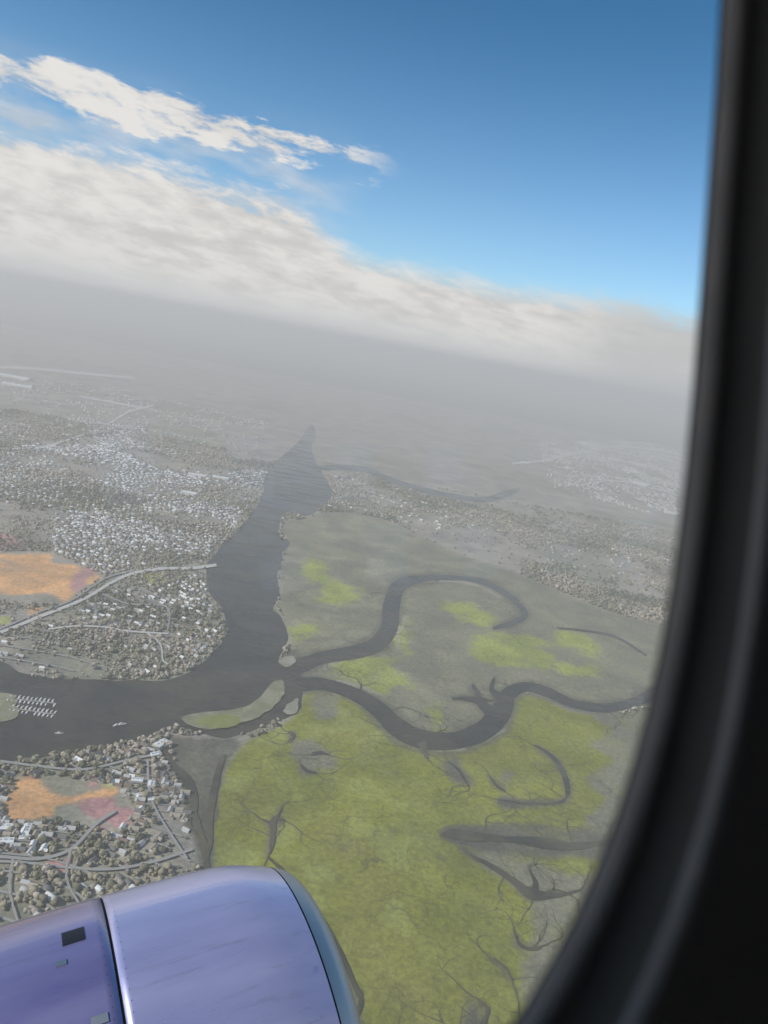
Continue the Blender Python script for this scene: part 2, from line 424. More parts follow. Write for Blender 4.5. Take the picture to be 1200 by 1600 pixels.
def tributaries():
    g = np.random.default_rng(5); V = []; F = []
    def run(x, y, a, L, w_, lev):
        n = max(5, int(L / 9)); P = [(x, y)]; A_ = []; da = 0.0
        for k in range(n):
            da = da * 0.75 + g.normal(0, 0.20); a += da * 0.8 - 0.12 * math.sin(k * 0.9 + lev * 2); A_.append(a)
            x += 9 * math.cos(a); y += 9 * math.sin(a); P.append((x, y))
            if lev < 3 and k > 1 and g.random() < (0.20 if lev < 2 else 0.14): run(x, y, a + g.choice([-1, 1]) * g.uniform(.6, 1.2), L * g.uniform(.3, .6), w_ * (1 - k / n) * 0.75, lev + 1)
        b = len(V)
        for k, (px_, py_) in enumerate(P):
            aa = A_[min(k, n - 1)]; h = max(0.35, w_ * (1 - k / n) ** 0.8 * (0.8 + 0.4 * g.random())) / 2
            V.append((px_ - h * math.sin(aa), py_ + h * math.cos(aa), 0.9)); V.append((px_ + h * math.sin(aa), py_ - h * math.cos(aa), 0.9))
        for k in range(len(P) - 1): F.append((b + 2 * k, b + 2 * k + 1, b + 2 * k + 3, b + 2 * k + 2))
    for i, (p, q, m_) in enumerate(creeks[:24]):
        c = spline(p, False, 5); Q = np.array([G(*v) for v in c]); ww = np.interp(np.linspace(0, 1, len(c)), np.linspace(0, 1, len(q)), q)
        if p[0][0] < 400 and p[0][1] > 1150: continue
        big = max(q) > 13
        acc = 0
        for k in range(2, len(Q)):
            acc += np.hypot(*(Q[k] - Q[k - 1]))
            if acc > (85 if big else 38):
                acc = 0; t_ = Q[k] - Q[k - 1]; a = math.atan2(t_[1], t_[0]); sd = g.choice([-1, 1])
                run(Q[k][0], Q[k][1], a + sd * g.uniform(0.8, 1.7), g.uniform(60, 240) * (1 if big else 0.6), g.uniform(4, 9) if big else g.uniform(2.5, 5), 0)
        t_ = Q[-1] - Q[-3]
        if i not in (0, 1, 20): run(Q[-1][0], Q[-1][1], math.atan2(t_[1], t_[0]), 110, 4, 0)
        t_ = Q[0] - Q[2]
        if not big: run(Q[0][0], Q[0][1], math.atan2(t_[1], t_[0]), 90, 4, 0)
    props(mesh_obj('tidal_creeks', V, F, M_mud), kind='structure')


tributaries()
# long crescent island and the small islets at the creek mouths
sheet('marsh_island', [(284, 1127), (300, 1118), (360, 1110), (398, 1096), (424, 1068), (440, 1064), (446, 1078), (440, 1092), (420, 1112), (386, 1130), (345, 1139), (310, 1139)], 3.2, M_isle, 5)
sheet('marsh_meadow', [(302, 1124), (340, 1118), (368, 1120), (366, 1134), (340, 1137), (308, 1134)], 3.5, marsh_mat('island_meadow', (0.20, 0.215, 0.06), (0.235, 0.25, 0.075), (0.30, 0.30, 0.14), 7.0, 0.5), 6)
sheet('marsh_island', [(436, 1036), (446, 1028), (460, 1028), (462, 1038), (448, 1044)], 3.2, M_sand, 3)
sheet('marsh_island', [(443, 1112), (450, 1102), (462, 1092), (468, 1096), (462, 1114), (448, 1117)], 3.2, M_sand, 3)
# bare clay and reddish soil
for P in ([(-120, 862), (0, 866), (78, 866), (84, 881), (128, 884), (150, 896), (158, 906), (130, 916), (112, 930), (98, 942), (84, 930), (40, 927), (-120, 927)],
          [(-120, 1280), (0, 1279), (10, 1262), (18, 1242), (30, 1219), (64, 1217), (80, 1236), (110, 1246), (150, 1236), (178, 1234), (176, 1244), (130, 1256), (86, 1262), (62, 1279)],
          [(48, 948), (64, 950), (60, 960), (46, 958)]):
    layers.append((P, (0.74, 0.41, 0.19), 9, 1.0, 3))
for P in ([(-60, 838), (18, 834), (30, 842), (16, 858), (-60, 858)], [(130, 884), (150, 892), (134, 912), (122, 926), (112, 914)],
          [(140, 1222), (146, 1216), (144, 1230), (132, 1228)], [(118, 1255), (168, 1252), (176, 1266), (206, 1268), (204, 1280), (186, 1294), (170, 1282), (146, 1276)],
          [(145, 1298), (162, 1296), (156, 1312), (146, 1310)], [(82, 1346), (110, 1344), (110, 1358), (84, 1358)]):
    layers.append((P, (0.50, 0.27, 0.27), 10, 1.0, 3))
for P in ([(224, 897), (256, 896), (256, 910), (228, 911)], [(160, 1220), (200, 1216), (224, 1202), (222, 1212), (196, 1226), (168, 1232)], [(-20, 966), (16, 962), (14, 974), (-20, 976)]):
    layers.append((P, (0.48, 0.48, 0.16), 8, 0.4, 0))
# spit for the marina
SPIT = [(-60, 1078), (10, 1076), (60, 1084), (84, 1098), (82, 1118), (56, 1130), (14, 1134), (-60, 1130)]
sheet('spit', [(-60, 1082), (0, 1084), (26, 1094), (30, 1110), (10, 1128), (-60, 1128)], 3.2, M_isle, 5)

def vnoise(P, s, seed=0):
    g = np.random.default_rng(seed); T = g.random((64, 64))
    x, y = P[:, 0] / s, P[:, 1] / s
    xi, yi = np.floor(x).astype(int), np.floor(y).astype(int); u, v = x - xi, y - yi
    u = u * u * (3 - 2 * u); v = v * v * (3 - 2 * v)
    h = lambda a, b: T[a % 64, b % 64]
    return (h(xi, yi) * (1 - u) + h(xi + 1, yi) * u) * (1 - v) + (h(xi, yi + 1) * (1 - u) + h(xi + 1, yi + 1) * u) * v



def fbm(P, s_, seed):
    return sum(vnoise(P + 37.0 * k, s_ / 2 ** k, seed + k) * w_ for k, w_ in enumerate((0.5, 0.28, 0.14, 0.08)))


# the surveyed land: one fine grid from the near shore out to the distant town
ys = 560 * (1.0043 ** np.arange(760)); xr = np.arange(-0.86, 1.05, 0.0043)
GX, GY = np.meshgrid(xr, ys); GP = np.stack([(GX * GY).ravel(), GY.ravel()], -1)
px_g, _ = to_px(np.concatenate([GP, np.zeros((len(GP), 1))], 1))
near_w = np.clip(GP[:, 1] / 2600, 0.5, 4)
base_n = fbm(GP, 520, 31); base_m = fbm(GP, 90, 41)
land_c = np.array([0.38, 0.34, 0.295])[None] * (0.72 + 0.56 * base_n[:, None]) * (0.8 + 0.4 * base_m[:, None])
land_c = land_c * (1 - 0.35 * np.clip((base_n - 0.5) * 5, 0, 1)[:, None] * np.array([1, 0.85, 1.1])[None])
colr = land_c.copy(); wet = np.zeros(len(GP)); knd = np.zeros(len(GP), int)
warp_x = (fbm(GP, 110, 51) - 0.5) * 70 * near_w ** .5; warp_y = (fbm(GP, 110, 61) - 0.5) * 70 * near_w ** .5
rag = fbm(GP, 60, 71) - 0.5


def lay(outline, col, blur, ragged, kd_, kk=1.0):
    global colr, wet
    g2 = np.array([G(*v) for v in outline]); lo = g2.min(0) - 120; hi = g2.max(0) + 120
    m = np.nonzero(((GP >= lo) & (GP <= hi)).all(1))[0]
    if not len(m): return
    Q = GP[m] + np.stack([warp_x[m], warp_y[m]], -1) * min(ragged, 0.7) * 0.8
    acc = np.zeros(len(m)); b_ = blur * np.clip(near_w[m], 0.6, 2)
    jit = [(0, 0), (1, 0), (-1, 0), (0, 1), (0, -1), (.6, .6), (-.6, .6), (.6, -.6), (-.6, -.6)]
    for dx_, dy_ in jit: acc += inside(g2, Q + np.stack([b_ * dx_, b_ * dy_ * 1.5], -1))
    acc /= len(jit)
    f = np.clip(acc + rag[m] * ragged * 2.2 * (4 * acc * (1 - acc)) - np.clip(rag[m] * -3 - 0.1, 0, 1) * ragged * 0.6, 0, 1)[:, None] * kk
    colr[m] = colr[m] * (1 - f) + np.array(col)[None] * f
    if kd_ == 2: wet[m] = np.maximum(wet[m], f[:, 0])
    knd[m[f[:, 0] > 0.5]] = kd_


for (o_, c_, b_, r_, k_) in layers[:2]: lay(spline(o_, True, 4), c_, b_, r_, k_)
# speckle of paler, drier grass over the marsh, stronger on its near left half
mm = wet > 0.4
sp_ = np.clip((fbm(GP, 70, 81) - 0.50) * 7, 0, 1) * np.where(px_g[:, 0] < 640, 1.0, 0.35) * mm
green = colr[:, 2] < 0.09
br_ = (np.clip((fbm(GP, 240, 85) - 0.52) * 5, 0, 1) * 0.3 * (mm & green))[:, None]
colr = colr * (1 - br_) + np.array([[0.235, 0.205, 0.075]]) * br_
sp_ = (sp_ * 0.65)[:, None]; colr = colr * (1 - sp_) + np.where(green[:, None], np.array([[0.34, 0.36, 0.10]]), np.array([[0.36, 0.34, 0.24]])) * sp_
for i, (p, q, m_) in enumerate(creeks[:24]):            # muddy margins of the creeks
    c, a, b = ribbon_px(p, [v * 1.25 + 7 for v in q], 4); lay(np.concatenate([a, b[::-1]]), (0.16, 0.152, 0.115), 7, 0.6, 2, 0.75)
for (o_, c_, b_, r_, k_) in layers[2:]: lay(spline(o_, True, 4), c_, b_, r_, k_)
# pale sandy rims of the banks
for p, q in (([(455, 803), (443, 812), (436, 826), (438, 838)], [3, 5, 5, 3]),
             ([(452, 985), (446, 1000), (443, 1014)], [3, 5, 3]),
             ([(630, 962), (627, 990), (622, 1010)], [3, 4, 3]),
             ([(660, 1167), (690, 1170), (728, 1168)], [3, 4, 3]),
             ([(505, 1045), (518, 1038), (540, 1030)], [4, 6, 3]),
             ([(310, 1140), (345, 1142), (386, 1134)], [2, 3, 2]),
             ([(650, 908), (700, 907), (745, 915), (785, 935)], [2, 3, 3, 2]),
             ([(500, 1063), (545, 1066), (600, 1086)], [2, 3, 2]),
             ([(520, 1082), (560, 1094), (600, 1122)], [2, 4, 2]),
             ([(785, 1136), (760, 1152), (735, 1160)], [2, 3, 2])):
    c, a, b = ribbon_px(p, [v * 1.2 + 2 for v in q], 4); lay(np.concatenate([a, b[::-1]]), (0.40, 0.375, 0.29), 4, 0.8, 2, 0.8)

cl = knd == 3
colr[cl] *= (0.75 + 0.5 * fbm(GP[cl], 40, 91))[:, None]
nr, nc = GX.shape
ii = (np.arange(nr - 1)[:, None] * nc + np.arange(nc - 1)[None]).ravel()
quads = np.stack([ii, ii + 1, ii + nc + 1, ii + nc], -1)
qk = knd[quads].max(1); qx = px_g[quads[:, 0]]
for code, nm in ((0, 'ground'), (2, 'marsh'), (3, 'clay_field')):
    sel = quads[qk == code]; used, inv = np.unique(sel, return_inverse=True)
    Vg = np.concatenate([GP[used], np.full((len(used), 1), 0.4)], 1)
    og = np_mesh(nm, Vg, inv.reshape(-1, 4), [M_cover])
    at_ = og.data.color_attributes.new('tint', 'FLOAT_COLOR', 'POINT')
    at_.data.foreach_set('color', np.concatenate([colr[used], wet[used][:, None]], 1).astype(np.float32).ravel())
    props(og, kind='structure')

# ------------------------------------------------------------------ roads
roads = [
    ([(-120, 1030), (0, 990), (60, 966), (130, 938), (170, 914), (205, 898), (250, 890), (300, 889), (338, 884)], 4.5, M_road),
    ([(-80, 1010), (0, 984), (60, 958), (110, 940), (165, 905), (210, 892)], 2.5, M_street),
    ([(-80, 572), (0, 574), (60, 577), (120, 583), (210, 591)], 4.0, M_road),
    ([(125, 620), (165, 627), (210, 636), (228, 638)], 3.2, M_road),
    ([(-60, 706), (0, 703), (60, 700), (100, 690), (160, 668), (200, 645), (240, 634)], 3.0, M_road),
    ([(800, 725), (850, 720), (900, 708), (960, 698), (1030, 704), (1090, 716), (1200, 722)], 3.0, M_road),
    ([(75, 985), (120, 980), (165, 982), (200, 988), (262, 992)], 2.5, M_road),
    ([(228, 990), (250, 1008), (254, 1032), (262, 1040)], 2.2, M_road),
    ([(160, 930), (200, 945), (260, 950), (262, 985)], 2.2, M_street),
    ([(180, 1270), (150, 1290), (110, 1330), (60, 1345), (0, 1342), (-80, 1340)], 5.0, M_street),
    ([(-80, 1350), (20, 1350), (150, 1362), (230, 1352), (300, 1330)], 4.0, M_street),
    ([(0, 1192), (60, 1200), (130, 1205), (200, 1190), (240, 1182)], 3.5, M_street),
    ([(230, 1190), (232, 1230), (240, 1262), (262, 1300), (292, 1345)], 3.5, M_street),
    ([(20, 1345), (14, 1390), (26, 1440), (50, 1500)], 4.0, M_street),
    ([(110, 1330), (104, 1380), (140, 1440)], 4.0, M_street),
    ([(900, 760), (950, 752), (1000, 758), (1060, 775)], 2.0, M_road),
]
for i, (p, q, m) in enumerate(roads):
    ribbon('road', p, [q] * len(p), 3.9 + 0.06 * i, m, 0.0)

# ------------------------------------------------------------------ houses
wall_cols = [(0.62, 0.60, 0.55), (0.45, 0.40, 0.33), (0.30, 0.20, 0.15), (0.7, 0.69, 0.66)]
roof_cols = {'white': (0.78, 0.77, 0.74), 'pale grey': (0.48, 0.47, 0.45), 'dark grey': (0.16, 0.155, 0.15), 'brown': (0.20, 0.145, 0.105), 'tan': (0.38, 0.33, 0.26)}
M_roof = {k: plain('roof_' + k.replace(' ', '_'), c, 0.7, scale=0.6) for k, c in roof_cols.items()}
M_wall = [plain('house_wall', c, 0.85, scale=0.5) for c in wall_cols]
roof_keys = list(roof_cols)


def house_arrays(L, Wd, H, rh, ov=0.6, wing=False):
    """walls and roof of a gabled house (optionally L-shaped); verts, quads with material slot"""
    L *= 0.84; Wd *= 0.84; V = []; F = []; mi = []
    def gable(cx, cyy, l, wd, h, r, rot):
        b = len(V)
        def add(x, y, z):
            if rot: x, y = y, x
            V.append((cx + x, cyy + y, z))
        x, y = l / 2, wd / 2
        for z in (-0.5, h):
            for a, c in ((-x, -y), (x, -y), (x, y), (-x, y)): add(a, c, z)
        add(-x, 0, h + r); add(x, 0, h + r)
        for q in ((0, 1, 5, 4), (1, 2, 6, 5), (2, 3, 7, 6), (3, 0, 4, 7), (4, 7, 8, 8), (5, 6, 9, 9)):
            F.append(tuple(b + i for i in q)); mi.append(0)
        b = len(V); k = ov * r / y
        for zz in (0.0, 0.25):
            add(-x - ov, -y - ov, h - k + zz); add(x + ov, -y - ov, h - k + zz); add(x + ov, y + ov, h - k + zz); add(-x - ov, y + ov, h - k + zz)
            add(-x - ov, 0, h + r + zz); add(x + ov, 0, h + r + zz)
        for q in ((6, 7, 11, 10), (8, 9, 10, 11), (0, 1, 7, 6), (2, 3, 9, 8), (0, 6, 10, 4), (1, 5, 11, 7), (3, 4, 10, 9), (2, 8, 11, 5)):
            F.append(tuple(b + i for i in q)); mi.append(1)
    gable(0, 0, L, Wd, H, rh, False)
    if wing: gable(L * 0.25, Wd * 0.45, Wd * 0.9, L * 0.38, H, rh * 0.8, True)
    return np.array(V), F, np.array(mi)


variants = [house_arrays(16, 10, 3.4, 3.0), house_arrays(20, 11, 3.6, 3.2, wing=True), house_arrays(14, 10, 6.0, 3.0), house_arrays(22, 12, 5.4, 3.6, wing=True)]


def clean(F):
    return [tuple(dict.fromkeys(q)) for q in F]


part_mesh = {}
for vi, (V, F, mi) in enumerate(variants):
    for slot, nm in ((0, 'wall'), (1, 'roof')):
        fs = [q for q, m in zip(clean(F), mi) if m == slot]
        used = sorted({i for q in fs for i in q}); mp = {o: n for n, o in enumerate(used)}
        me = bpy.data.meshes.new(nm); me.from_pydata([tuple(V[i]) for i in used], [], [tuple(mp[i] for i in q) for q in fs])
        me.materials.append(M_wall[0]); me.update(); part_mesh[vi, nm] = me

# district polygon (photo coordinates), block size, keep share, roof weights (white, pale, dark, brown, tan), where
districts = [
    ([(-60, 1190), (60, 1192), (150, 1180), (240, 1160), (262, 1190), (290, 1240), (300, 1290), (312, 1350), (290, 1420), (-60, 1480)], 44, 0.85, (.07, .32, .28, .15, .18), 'on the lower left bank'),
    ([(-60, 975), (60, 985), (140, 945), (200, 915), (330, 895), (322, 925), (338, 960), (344, 985), (330, 1010), (300, 1036), (250, 1054), (80, 1054), (30, 1044), (-60, 1010)], 52, 0.78, (.3, .3, .15, .1, .15), 'on the point inside the river bend'),
    ([(80, 800), (200, 800), (380, 790), (380, 812), (340, 850), (316, 878), (220, 884), (165, 900), (120, 878), (85, 862)], 54, 0.95, (.36, .3, .14, .08, .12), 'in the dense suburb above the clay field'),
    ([(-60, 700), (170, 695), (250, 735), (300, 735), (420, 735), (405, 770), (380, 800), (80, 800), (-60, 800)], 62, 0.8, (.45, .3, .10, .03, .12), 'in the far suburb on the left bank'),
    ([(130, 655), (230, 650), (230, 700), (160, 705)], 80, 0.7, (.6, .3, .05, .0, .05), 'in the far suburb on the left bank'),
    ([(840, 690), (1000, 690), (1200, 720), (1200, 815), (1000, 800), (860, 760)], 95, 0.6, (.6, .35, .05, .0, .1), 'in the distant town on the right'),
    ([(500, 740), (620, 760), (780, 800), (700, 850), (560, 800), (480, 790)], 110, 0.18, (.4, .4, .1, .0, .1), 'beyond the upper marsh'),
    ([(840, 850), (1050, 860), (1150, 1000), (1000, 960), (860, 900)], 100, 0.16, (.2, .4, .2, .1, .1), 'beyond the upper marsh'),
    ([(-60, 585), (150, 600), (420, 660), (400, 720), (-60, 690)], 130, 0.28, (.6, .4, .0, .0, .1), 'in the far suburb on the left bank'),
]
excl = [np.array(spline(RIVER, True, 3))] + [np.array(p) for p in (
    [(-120, 862), (80, 862), (160, 900), (100, 945), (-120, 935)], [(-120, 1285), (0, 1285), (20, 1215), (80, 1212), (180, 1228), (215, 1262), (186, 1300), (62, 1284)])]
road_pts = []
for p, q, m in roads:
    A = spline(p, False, 10); road_pts.append(np.array([G(*v) for v in A]))
road_pts = np.concatenate(road_pts)


def near_road(P, dmin):
    out = np.zeros(len(P), bool)
    for i in range(0, len(P), 4000):
        dd = ((P[i:i + 4000, None, :] - road_pts[None]) ** 2).sum(-1).min(1); out[i:i + 4000] = dd < dmin ** 2
    return out


marks = [((60, 1245), 'by the clay field'), ((160, 1270), 'by the reddish soil patches'), ((225, 1238), 'around the pale hall cluster'),
         ((25, 1305), 'by the white halls at the left edge'), ((300, 1300), 'along the muddy inlet'), ((250, 1175), 'by the shore boathouse'), ((60, 1195), 'near the water below the spit'),
         ((100, 1370), 'around the lower streets'), ((250, 1350), 'just above the engine'), ((180, 1330), 'in the middle of the lower woods'), ((150, 1190), 'on the shore below the dark reach'),
         ((330, 980), 'at the tip of the river bend'), ((300, 900), 'where the highway meets the river'), ((150, 950), 'along the highway'), ((230, 1000), 'in the middle of the river bend'),
         ((120, 1040), 'on the lower shore of the bend'), ((290, 1040), 'on the lower tip of the bend'), ((40, 1000), 'below the highway at the left edge'), ((40, 900), 'by the orange clay field'),
         ((200, 850), 'in the dense suburb'), ((350, 830), 'on the far river bank')]


def landmark(p):
    return min(marks, key=lambda m: (m[0][0] - p[0]) ** 2 + (1.6 * (m[0][1] - p[1])) ** 2)[1]


houses = []   # x, y, rotation, variant, roof index, district
streets_V = []; streets_F = []
for di, (poly, blk, keep, wts, where) in enumerate(districts):
    gp = np.array([G(*p) for p in poly]); c0 = gp.mean(0); ext = np.abs(gp - c0).max() * 1.3
    ext = min(ext, 9000)
    ang = rng.uniform(0, math.pi)
    step = 19 if blk < 80 else 28
    us = np.arange(-ext, ext, step); vs = np.arange(-ext, ext, blk)
    if len(us) * len(vs) > 250000: continue
    U, Vv = np.meshgrid(us, vs)
    def warp(u, v):
        a = 140 * np.sin(v / 310 + di) + 60 * np.sin(v / 130 + 2 * di + u / 400)
        b = 110 * np.sin(u / 260 + 1.3 * di) + 45 * np.sin(u / 110 + v / 350)
        x = u + a; y = v + b
        return c0[0] + x * math.cos(ang) - y * math.sin(ang), c0[1] + x * math.sin(ang) + y * math.cos(ang)
    for side in (-1, 1):
        uu = U + rng.normal(0, 2.5, U.shape); vv = Vv + side * 17 + rng.normal(0, 2.0, U.shape)
        x, y = warp(uu, vv); x2, y2 = warp(uu + 5, vv)
        th = np.arctan2(y2 - y, x2 - x)
        P = np.stack([x.ravel(), y.ravel()], -1); th = th.ravel() + rng.choice([0, math.pi / 2], U.size, p=[.75, .25]) + rng.normal(0, .06, U.size)
        px, zz = to_px(np.concatenate([P, np.zeros((len(P), 1))], 1))
        ok = inside(poly, px) & (zz > 0) & (px[:, 0] > -40) & (px[:, 0] < 1150)
        for e in excl: ok &= ~inside(e, px)
        ok &= ~near_road(P, 18)
        dens = vnoise(P, 260, di + 3)
        ok &= rng.random(len(P)) < keep * np.clip((dens - 0.22) * 2.6, 0.08, 1.25)
        for i in np.nonzero(ok)[0]:
            houses.append((P[i, 0], P[i, 1], th[i], int(rng.choice(4, p=[.4, .25, .2, .15])), int(rng.choice(5, p=np.array(wts) / sum(wts))), di))
    # the streets between the rows
    if blk < 80:
        ug = np.arange(-ext, ext, 40)
        for v0 in vs:
            xa, ya = warp(ug, np.full_like(ug, v0 - 2.3)); xb, yb = warp(ug, np.full_like(ug, v0 + 2.3))
            A = np.stack([xa, ya], -1); B = np.stack([xb, yb], -1)
            px, zz = to_px(np.concatenate([A, np.zeros((len(A), 1))], 1))
            ok = inside(poly, px) & (zz > 0)
            for e in excl: ok &= ~inside(e, px)
            for i in range(len(ug) - 1):
                if ok[i] and ok[i + 1]:
                    b = len(streets_V); streets_V += [(*A[i], 3.6), (*A[i + 1], 3.6), (*B[i + 1], 3.6), (*B[i], 3.6)]
                    streets_F.append((b, b + 1, b + 2, b + 3))
props(mesh_obj('streets', streets_V, streets_F, M_street), kind='structure')
H = np.array(houses)
hp, hz = to_px(np.concatenate([H[:, :2], np.zeros((len(H), 1))], 1))
# those hidden by the aircraft or outside the frame do not count as seen
def free_view(p):
    return (p[:, 0] > 4) & (p[:, 0] < 1040) & (p[:, 1] < 1400 - 0.22 * p[:, 0])
vis = free_view(hp)
order = np.argsort(np.where(vis, hz, 1e9))
N_OWN = 280
own = set(order[:N_OWN].tolist())
wall_names = ['cream', 'buff', 'brown', 'white']
roof_objmats = M_roof
for i in order[:N_OWN]:
    x, y, th, v, rk, di = H[i]; v = int(v); rk = int(rk); di = int(di); wi = int(rng.integers(4))
    key = roof_keys[rk]
    o = bpy.data.objects.new('house', part_mesh[v, 'wall']); C.objects.link(o)
    o.location = (x, y, 0.3); o.rotation_euler = (0, 0, th)
    o.material_slots[0].link = 'OBJECT'; o.material_slots[0].material = M_wall[wi]
    storeys = 'two-storey' if v >= 2 else 'single-storey'
    shp = 'L-shaped ' if v in (1, 3) else ''
    props(o, f'{shp}{wall_names[wi]} {storeys} house, {key} gabled roof, {landmark(hp[i])}', 'house', 'suburban houses ' + landmark(hp[i]))
    r_ = bpy.data.objects.new('roof', part_mesh[v, 'roof']); C.objects.link(r_); r_.parent = o
    r_.material_slots[0].link = 'OBJECT'; r_.material_slots[0].material = M_roof[key]
# all the others: one mass of small roofs
VV = []; FF = []; MI = []; nb = 0
slots = M_wall[:1] + [M_roof[k] for k in roof_keys]
for i in range(len(H)):
    if i in own: continue
    x, y, th, v, rk, di = H[i]; V, F, mi = variants[int(v)]
    c, s = math.cos(th), math.sin(th)
    sc = 1.0 if hz[i] < 4000 else 1.25
    q = np.stack([x + sc * (V[:, 0] * c - V[:, 1] * s), y + sc * (V[:, 0] * s + V[:, 1] * c), V[:, 2] * sc + 0.3], -1)
    VV.append(q); FF.append(np.array(F) + nb); MI.append(np.where(mi == 0, 0, 1 + int(rk))); nb += len(V)
o = np_mesh('far_houses', np.concatenate(VV), np.concatenate(FF), slots, midx=np.concatenate(MI))
o.data.validate()
props(o, 'countless small pale roofs of the far suburbs', 'suburb', kind='stuff')

# ------------------------------------------------------------------ larger buildings
M_white = plain('white_sheet_roof', (0.82, 0.82, 0.80), 0.45, scale=0.05)
M_greyroof = plain('grey_sheet_roof', (0.5, 0.5, 0.49), 0.6, scale=0.05)


def hall(px, py, L, Wd, H_, deg, label, mat=M_white, sheds=0):
    x, y = G(px, py); V, F, mi = house_arrays(L, Wd, H_, Wd * 0.08, 0.4)
    root = bpy.data.objects.new('warehouse', None); C.objects.link(root); root.location = (x, y, 0.4); root.rotation_euler = (0, 0, R(deg))
    props(root, label, 'building', 'large sheet-roofed buildings')
    F = clean(F)
    for slot, nm, mt in ((0, 'wall', M_wall[3]), (1, 'roof', mat)):
        mesh_obj(nm, V, [q for q, m in zip(F, mi) if m == slot], mt, root)
    # roof lights along the ridge, dock doors on the long side
    for k in range(3):
        u = (k - 1) * L * 0.28
        mesh_obj('roof_light', [(u + a, b, H_ + Wd * 0.08 + c) for c in (0.2, 1.2) for a, b in ((-2, -1.2), (2, -1.2), (2, 1.2), (-2, 1.2))],
                 [(0, 1, 5, 4), (1, 2, 6, 5), (2, 3, 7, 6), (3, 0, 4, 7), (4, 5, 6, 7)], M_greyroof, root)
        mesh_obj('door', [(u + a, -Wd / 2 - 0.12 + b, c) for b in (0, 0.1) for a, c in ((-2.5, 0), (2.5, 0), (2.5, 4), (-2.5, 4))],
                 [(0, 1, 2, 3), (0, 4, 5, 1), (1, 5, 6, 2), (2, 6, 7, 3)], M_street, root)
    return root


hall(251, 1166, 34, 22, 9, 70, 'large white-roofed boathouse on the shore below the marsh island')
hall(243, 1182, 24, 14, 7, 40, 'white-roofed shed just inland of the shore boathouse')
hall(214, 1222, 26, 14, 6, 10, 'white-roofed hall at the upper left of the pale cluster beside the muddy inlet')
hall(236, 1228, 22, 14, 6, 100, 'white-roofed hall nearest the muddy inlet, middle of the pale cluster')
hall(222, 1242, 24, 12, 5, 60, 'white-roofed hall at the lower left of the pale cluster beside the inlet')
hall(240, 1252, 26, 12, 6, 20, 'white-roofed hall lowest in the pale cluster beside the muddy inlet')
hall(12, 1296, 34, 18, 6, 15, 'large white-roofed hall below the clay field at the left edge')
hall(42, 1298, 26, 14, 6, 105, 'white-roofed hall right of the big hall below the clay field')
hall(8, 1318, 30, 16, 6, 20, 'long white-roofed hall below the other halls under the clay field')
hall(38, 1312, 20, 12, 5, 20, 'smallest white-roofed hall in the group under the clay field')
hall(308, 744, 120, 50, 10, 10, 'long pale warehouse in the far suburb near the river narrows')
hall(296, 772, 90, 45, 10, 0, 'pale warehouse below the long warehouse in the far suburb')
hall(345, 748, 110, 50, 10, 5, 'pale warehouse closest to the river narrows on the far left bank')
hall(20, 590, 380, 120, 14, 3, 'pale works building upper of the two at the far left edge')
hall(28, 604, 300, 110, 14, 5, 'pale works building lower of the two at the far left edge')
hall(890, 733, 110, 60, 12, 20, 'pale warehouse leftmost in the distant right-hand town')
hall(985, 737, 220, 60, 12, -15, 'long pale warehouse in the distant right-hand town above the twin roofs')
hall(1000, 757, 170, 60, 12, -15, 'pale warehouse lower of the twin roofs in the distant right-hand town')
hall(820, 724, 90, 50, 12, 0, 'pale warehouse alone left of the distant right-hand town')
hall(1048, 803, 110, 50, 12, 0, 'pale warehouse nearest the window frame in the distant town')

# ------------------------------------------------------------------ marina
M_hull = plain('white_hull', (0.85, 0.85, 0.83), 0.3, scale=2)
M_deck = plain('boat_deck', (0.6, 0.56, 0.48), 0.6, scale=2)
M_wood = plain('weathered_planks', (0.45, 0.42, 0.37), 0.85, scale=1)
boat_v = []
st = [(-6.5, 1.6, 0.9), (-2, 2.0, 1.0), (2.5, 1.8, 1.15), (5.5, 0.9, 1.4), (7.0, 0.08, 1.6)]
for x, w_, h in st: boat_v += [(x, -w_, h), (x, w_, h), (x, w_ * 0.6, -0.3), (x, -w_ * 0.6, -0.3)]
bf = []
for i in range(4):
    a = i * 4; b = a + 4
    bf += [(a, a + 3, b + 3, b), (a + 3, a + 2, b + 2, b + 3), (a + 2, a + 1, b + 1, b + 2)]
bf += [(0, 1, 2, 3)]
deckf = [(i * 4, i * 4 + 4, i * 4 + 5, i * 4 + 1) for i in range(4)]
me_hull = bpy.data.meshes.new('hull'); me_hull.from_pydata(boat_v, [], bf); me_hull.materials.append(M_hull)
me_deck = bpy.data.meshes.new('deck'); me_deck.from_pydata([(x, y, z + 0.0) for x, y, z in boat_v], [], deckf); me_deck.materials.append(M_deck)
cv = [(-3, -1.2, 1), (2.2, -1.1, 1.1), (2.2, 1.1, 1.1), (-3, 1.2, 1), (-2.6, -1.0, 2.9), (0.8, -0.9, 2.9), (0.8, 0.9, 2.9), (-2.6, 1.0, 2.9)]
me_cab = bpy.data.meshes.new('cabin'); me_cab.from_pydata(cv, [], [(0, 1, 5, 4), (1, 2, 6, 5), (2, 3, 7, 6), (3, 0, 4, 7), (4, 5, 6, 7)]); me_cab.materials.append(M_hull)


def boat(x, y, th, label, group, s=1.0):
    o = bpy.data.objects.new('boat', me_hull); C.objects.link(o); o.location = (x, y, 1.4); o.rotation_euler = (0, 0, th); o.scale = (s,) * 3
    props(o, label, 'boat', group)
    for nm, me in (('deck', me_deck), ('cabin', me_cab)):
        c = bpy.data.objects.new(nm, me); C.objects.link(c); c.parent = o


def box_verts(x0, x1, y0, y1, z0, z1):
    return [(x0, y0, z0), (x1, y0, z0), (x1, y1, z0), (x0, y1, z0), (x0, y0, z1), (x1, y0, z1), (x1, y1, z1), (x0, y1, z1)]


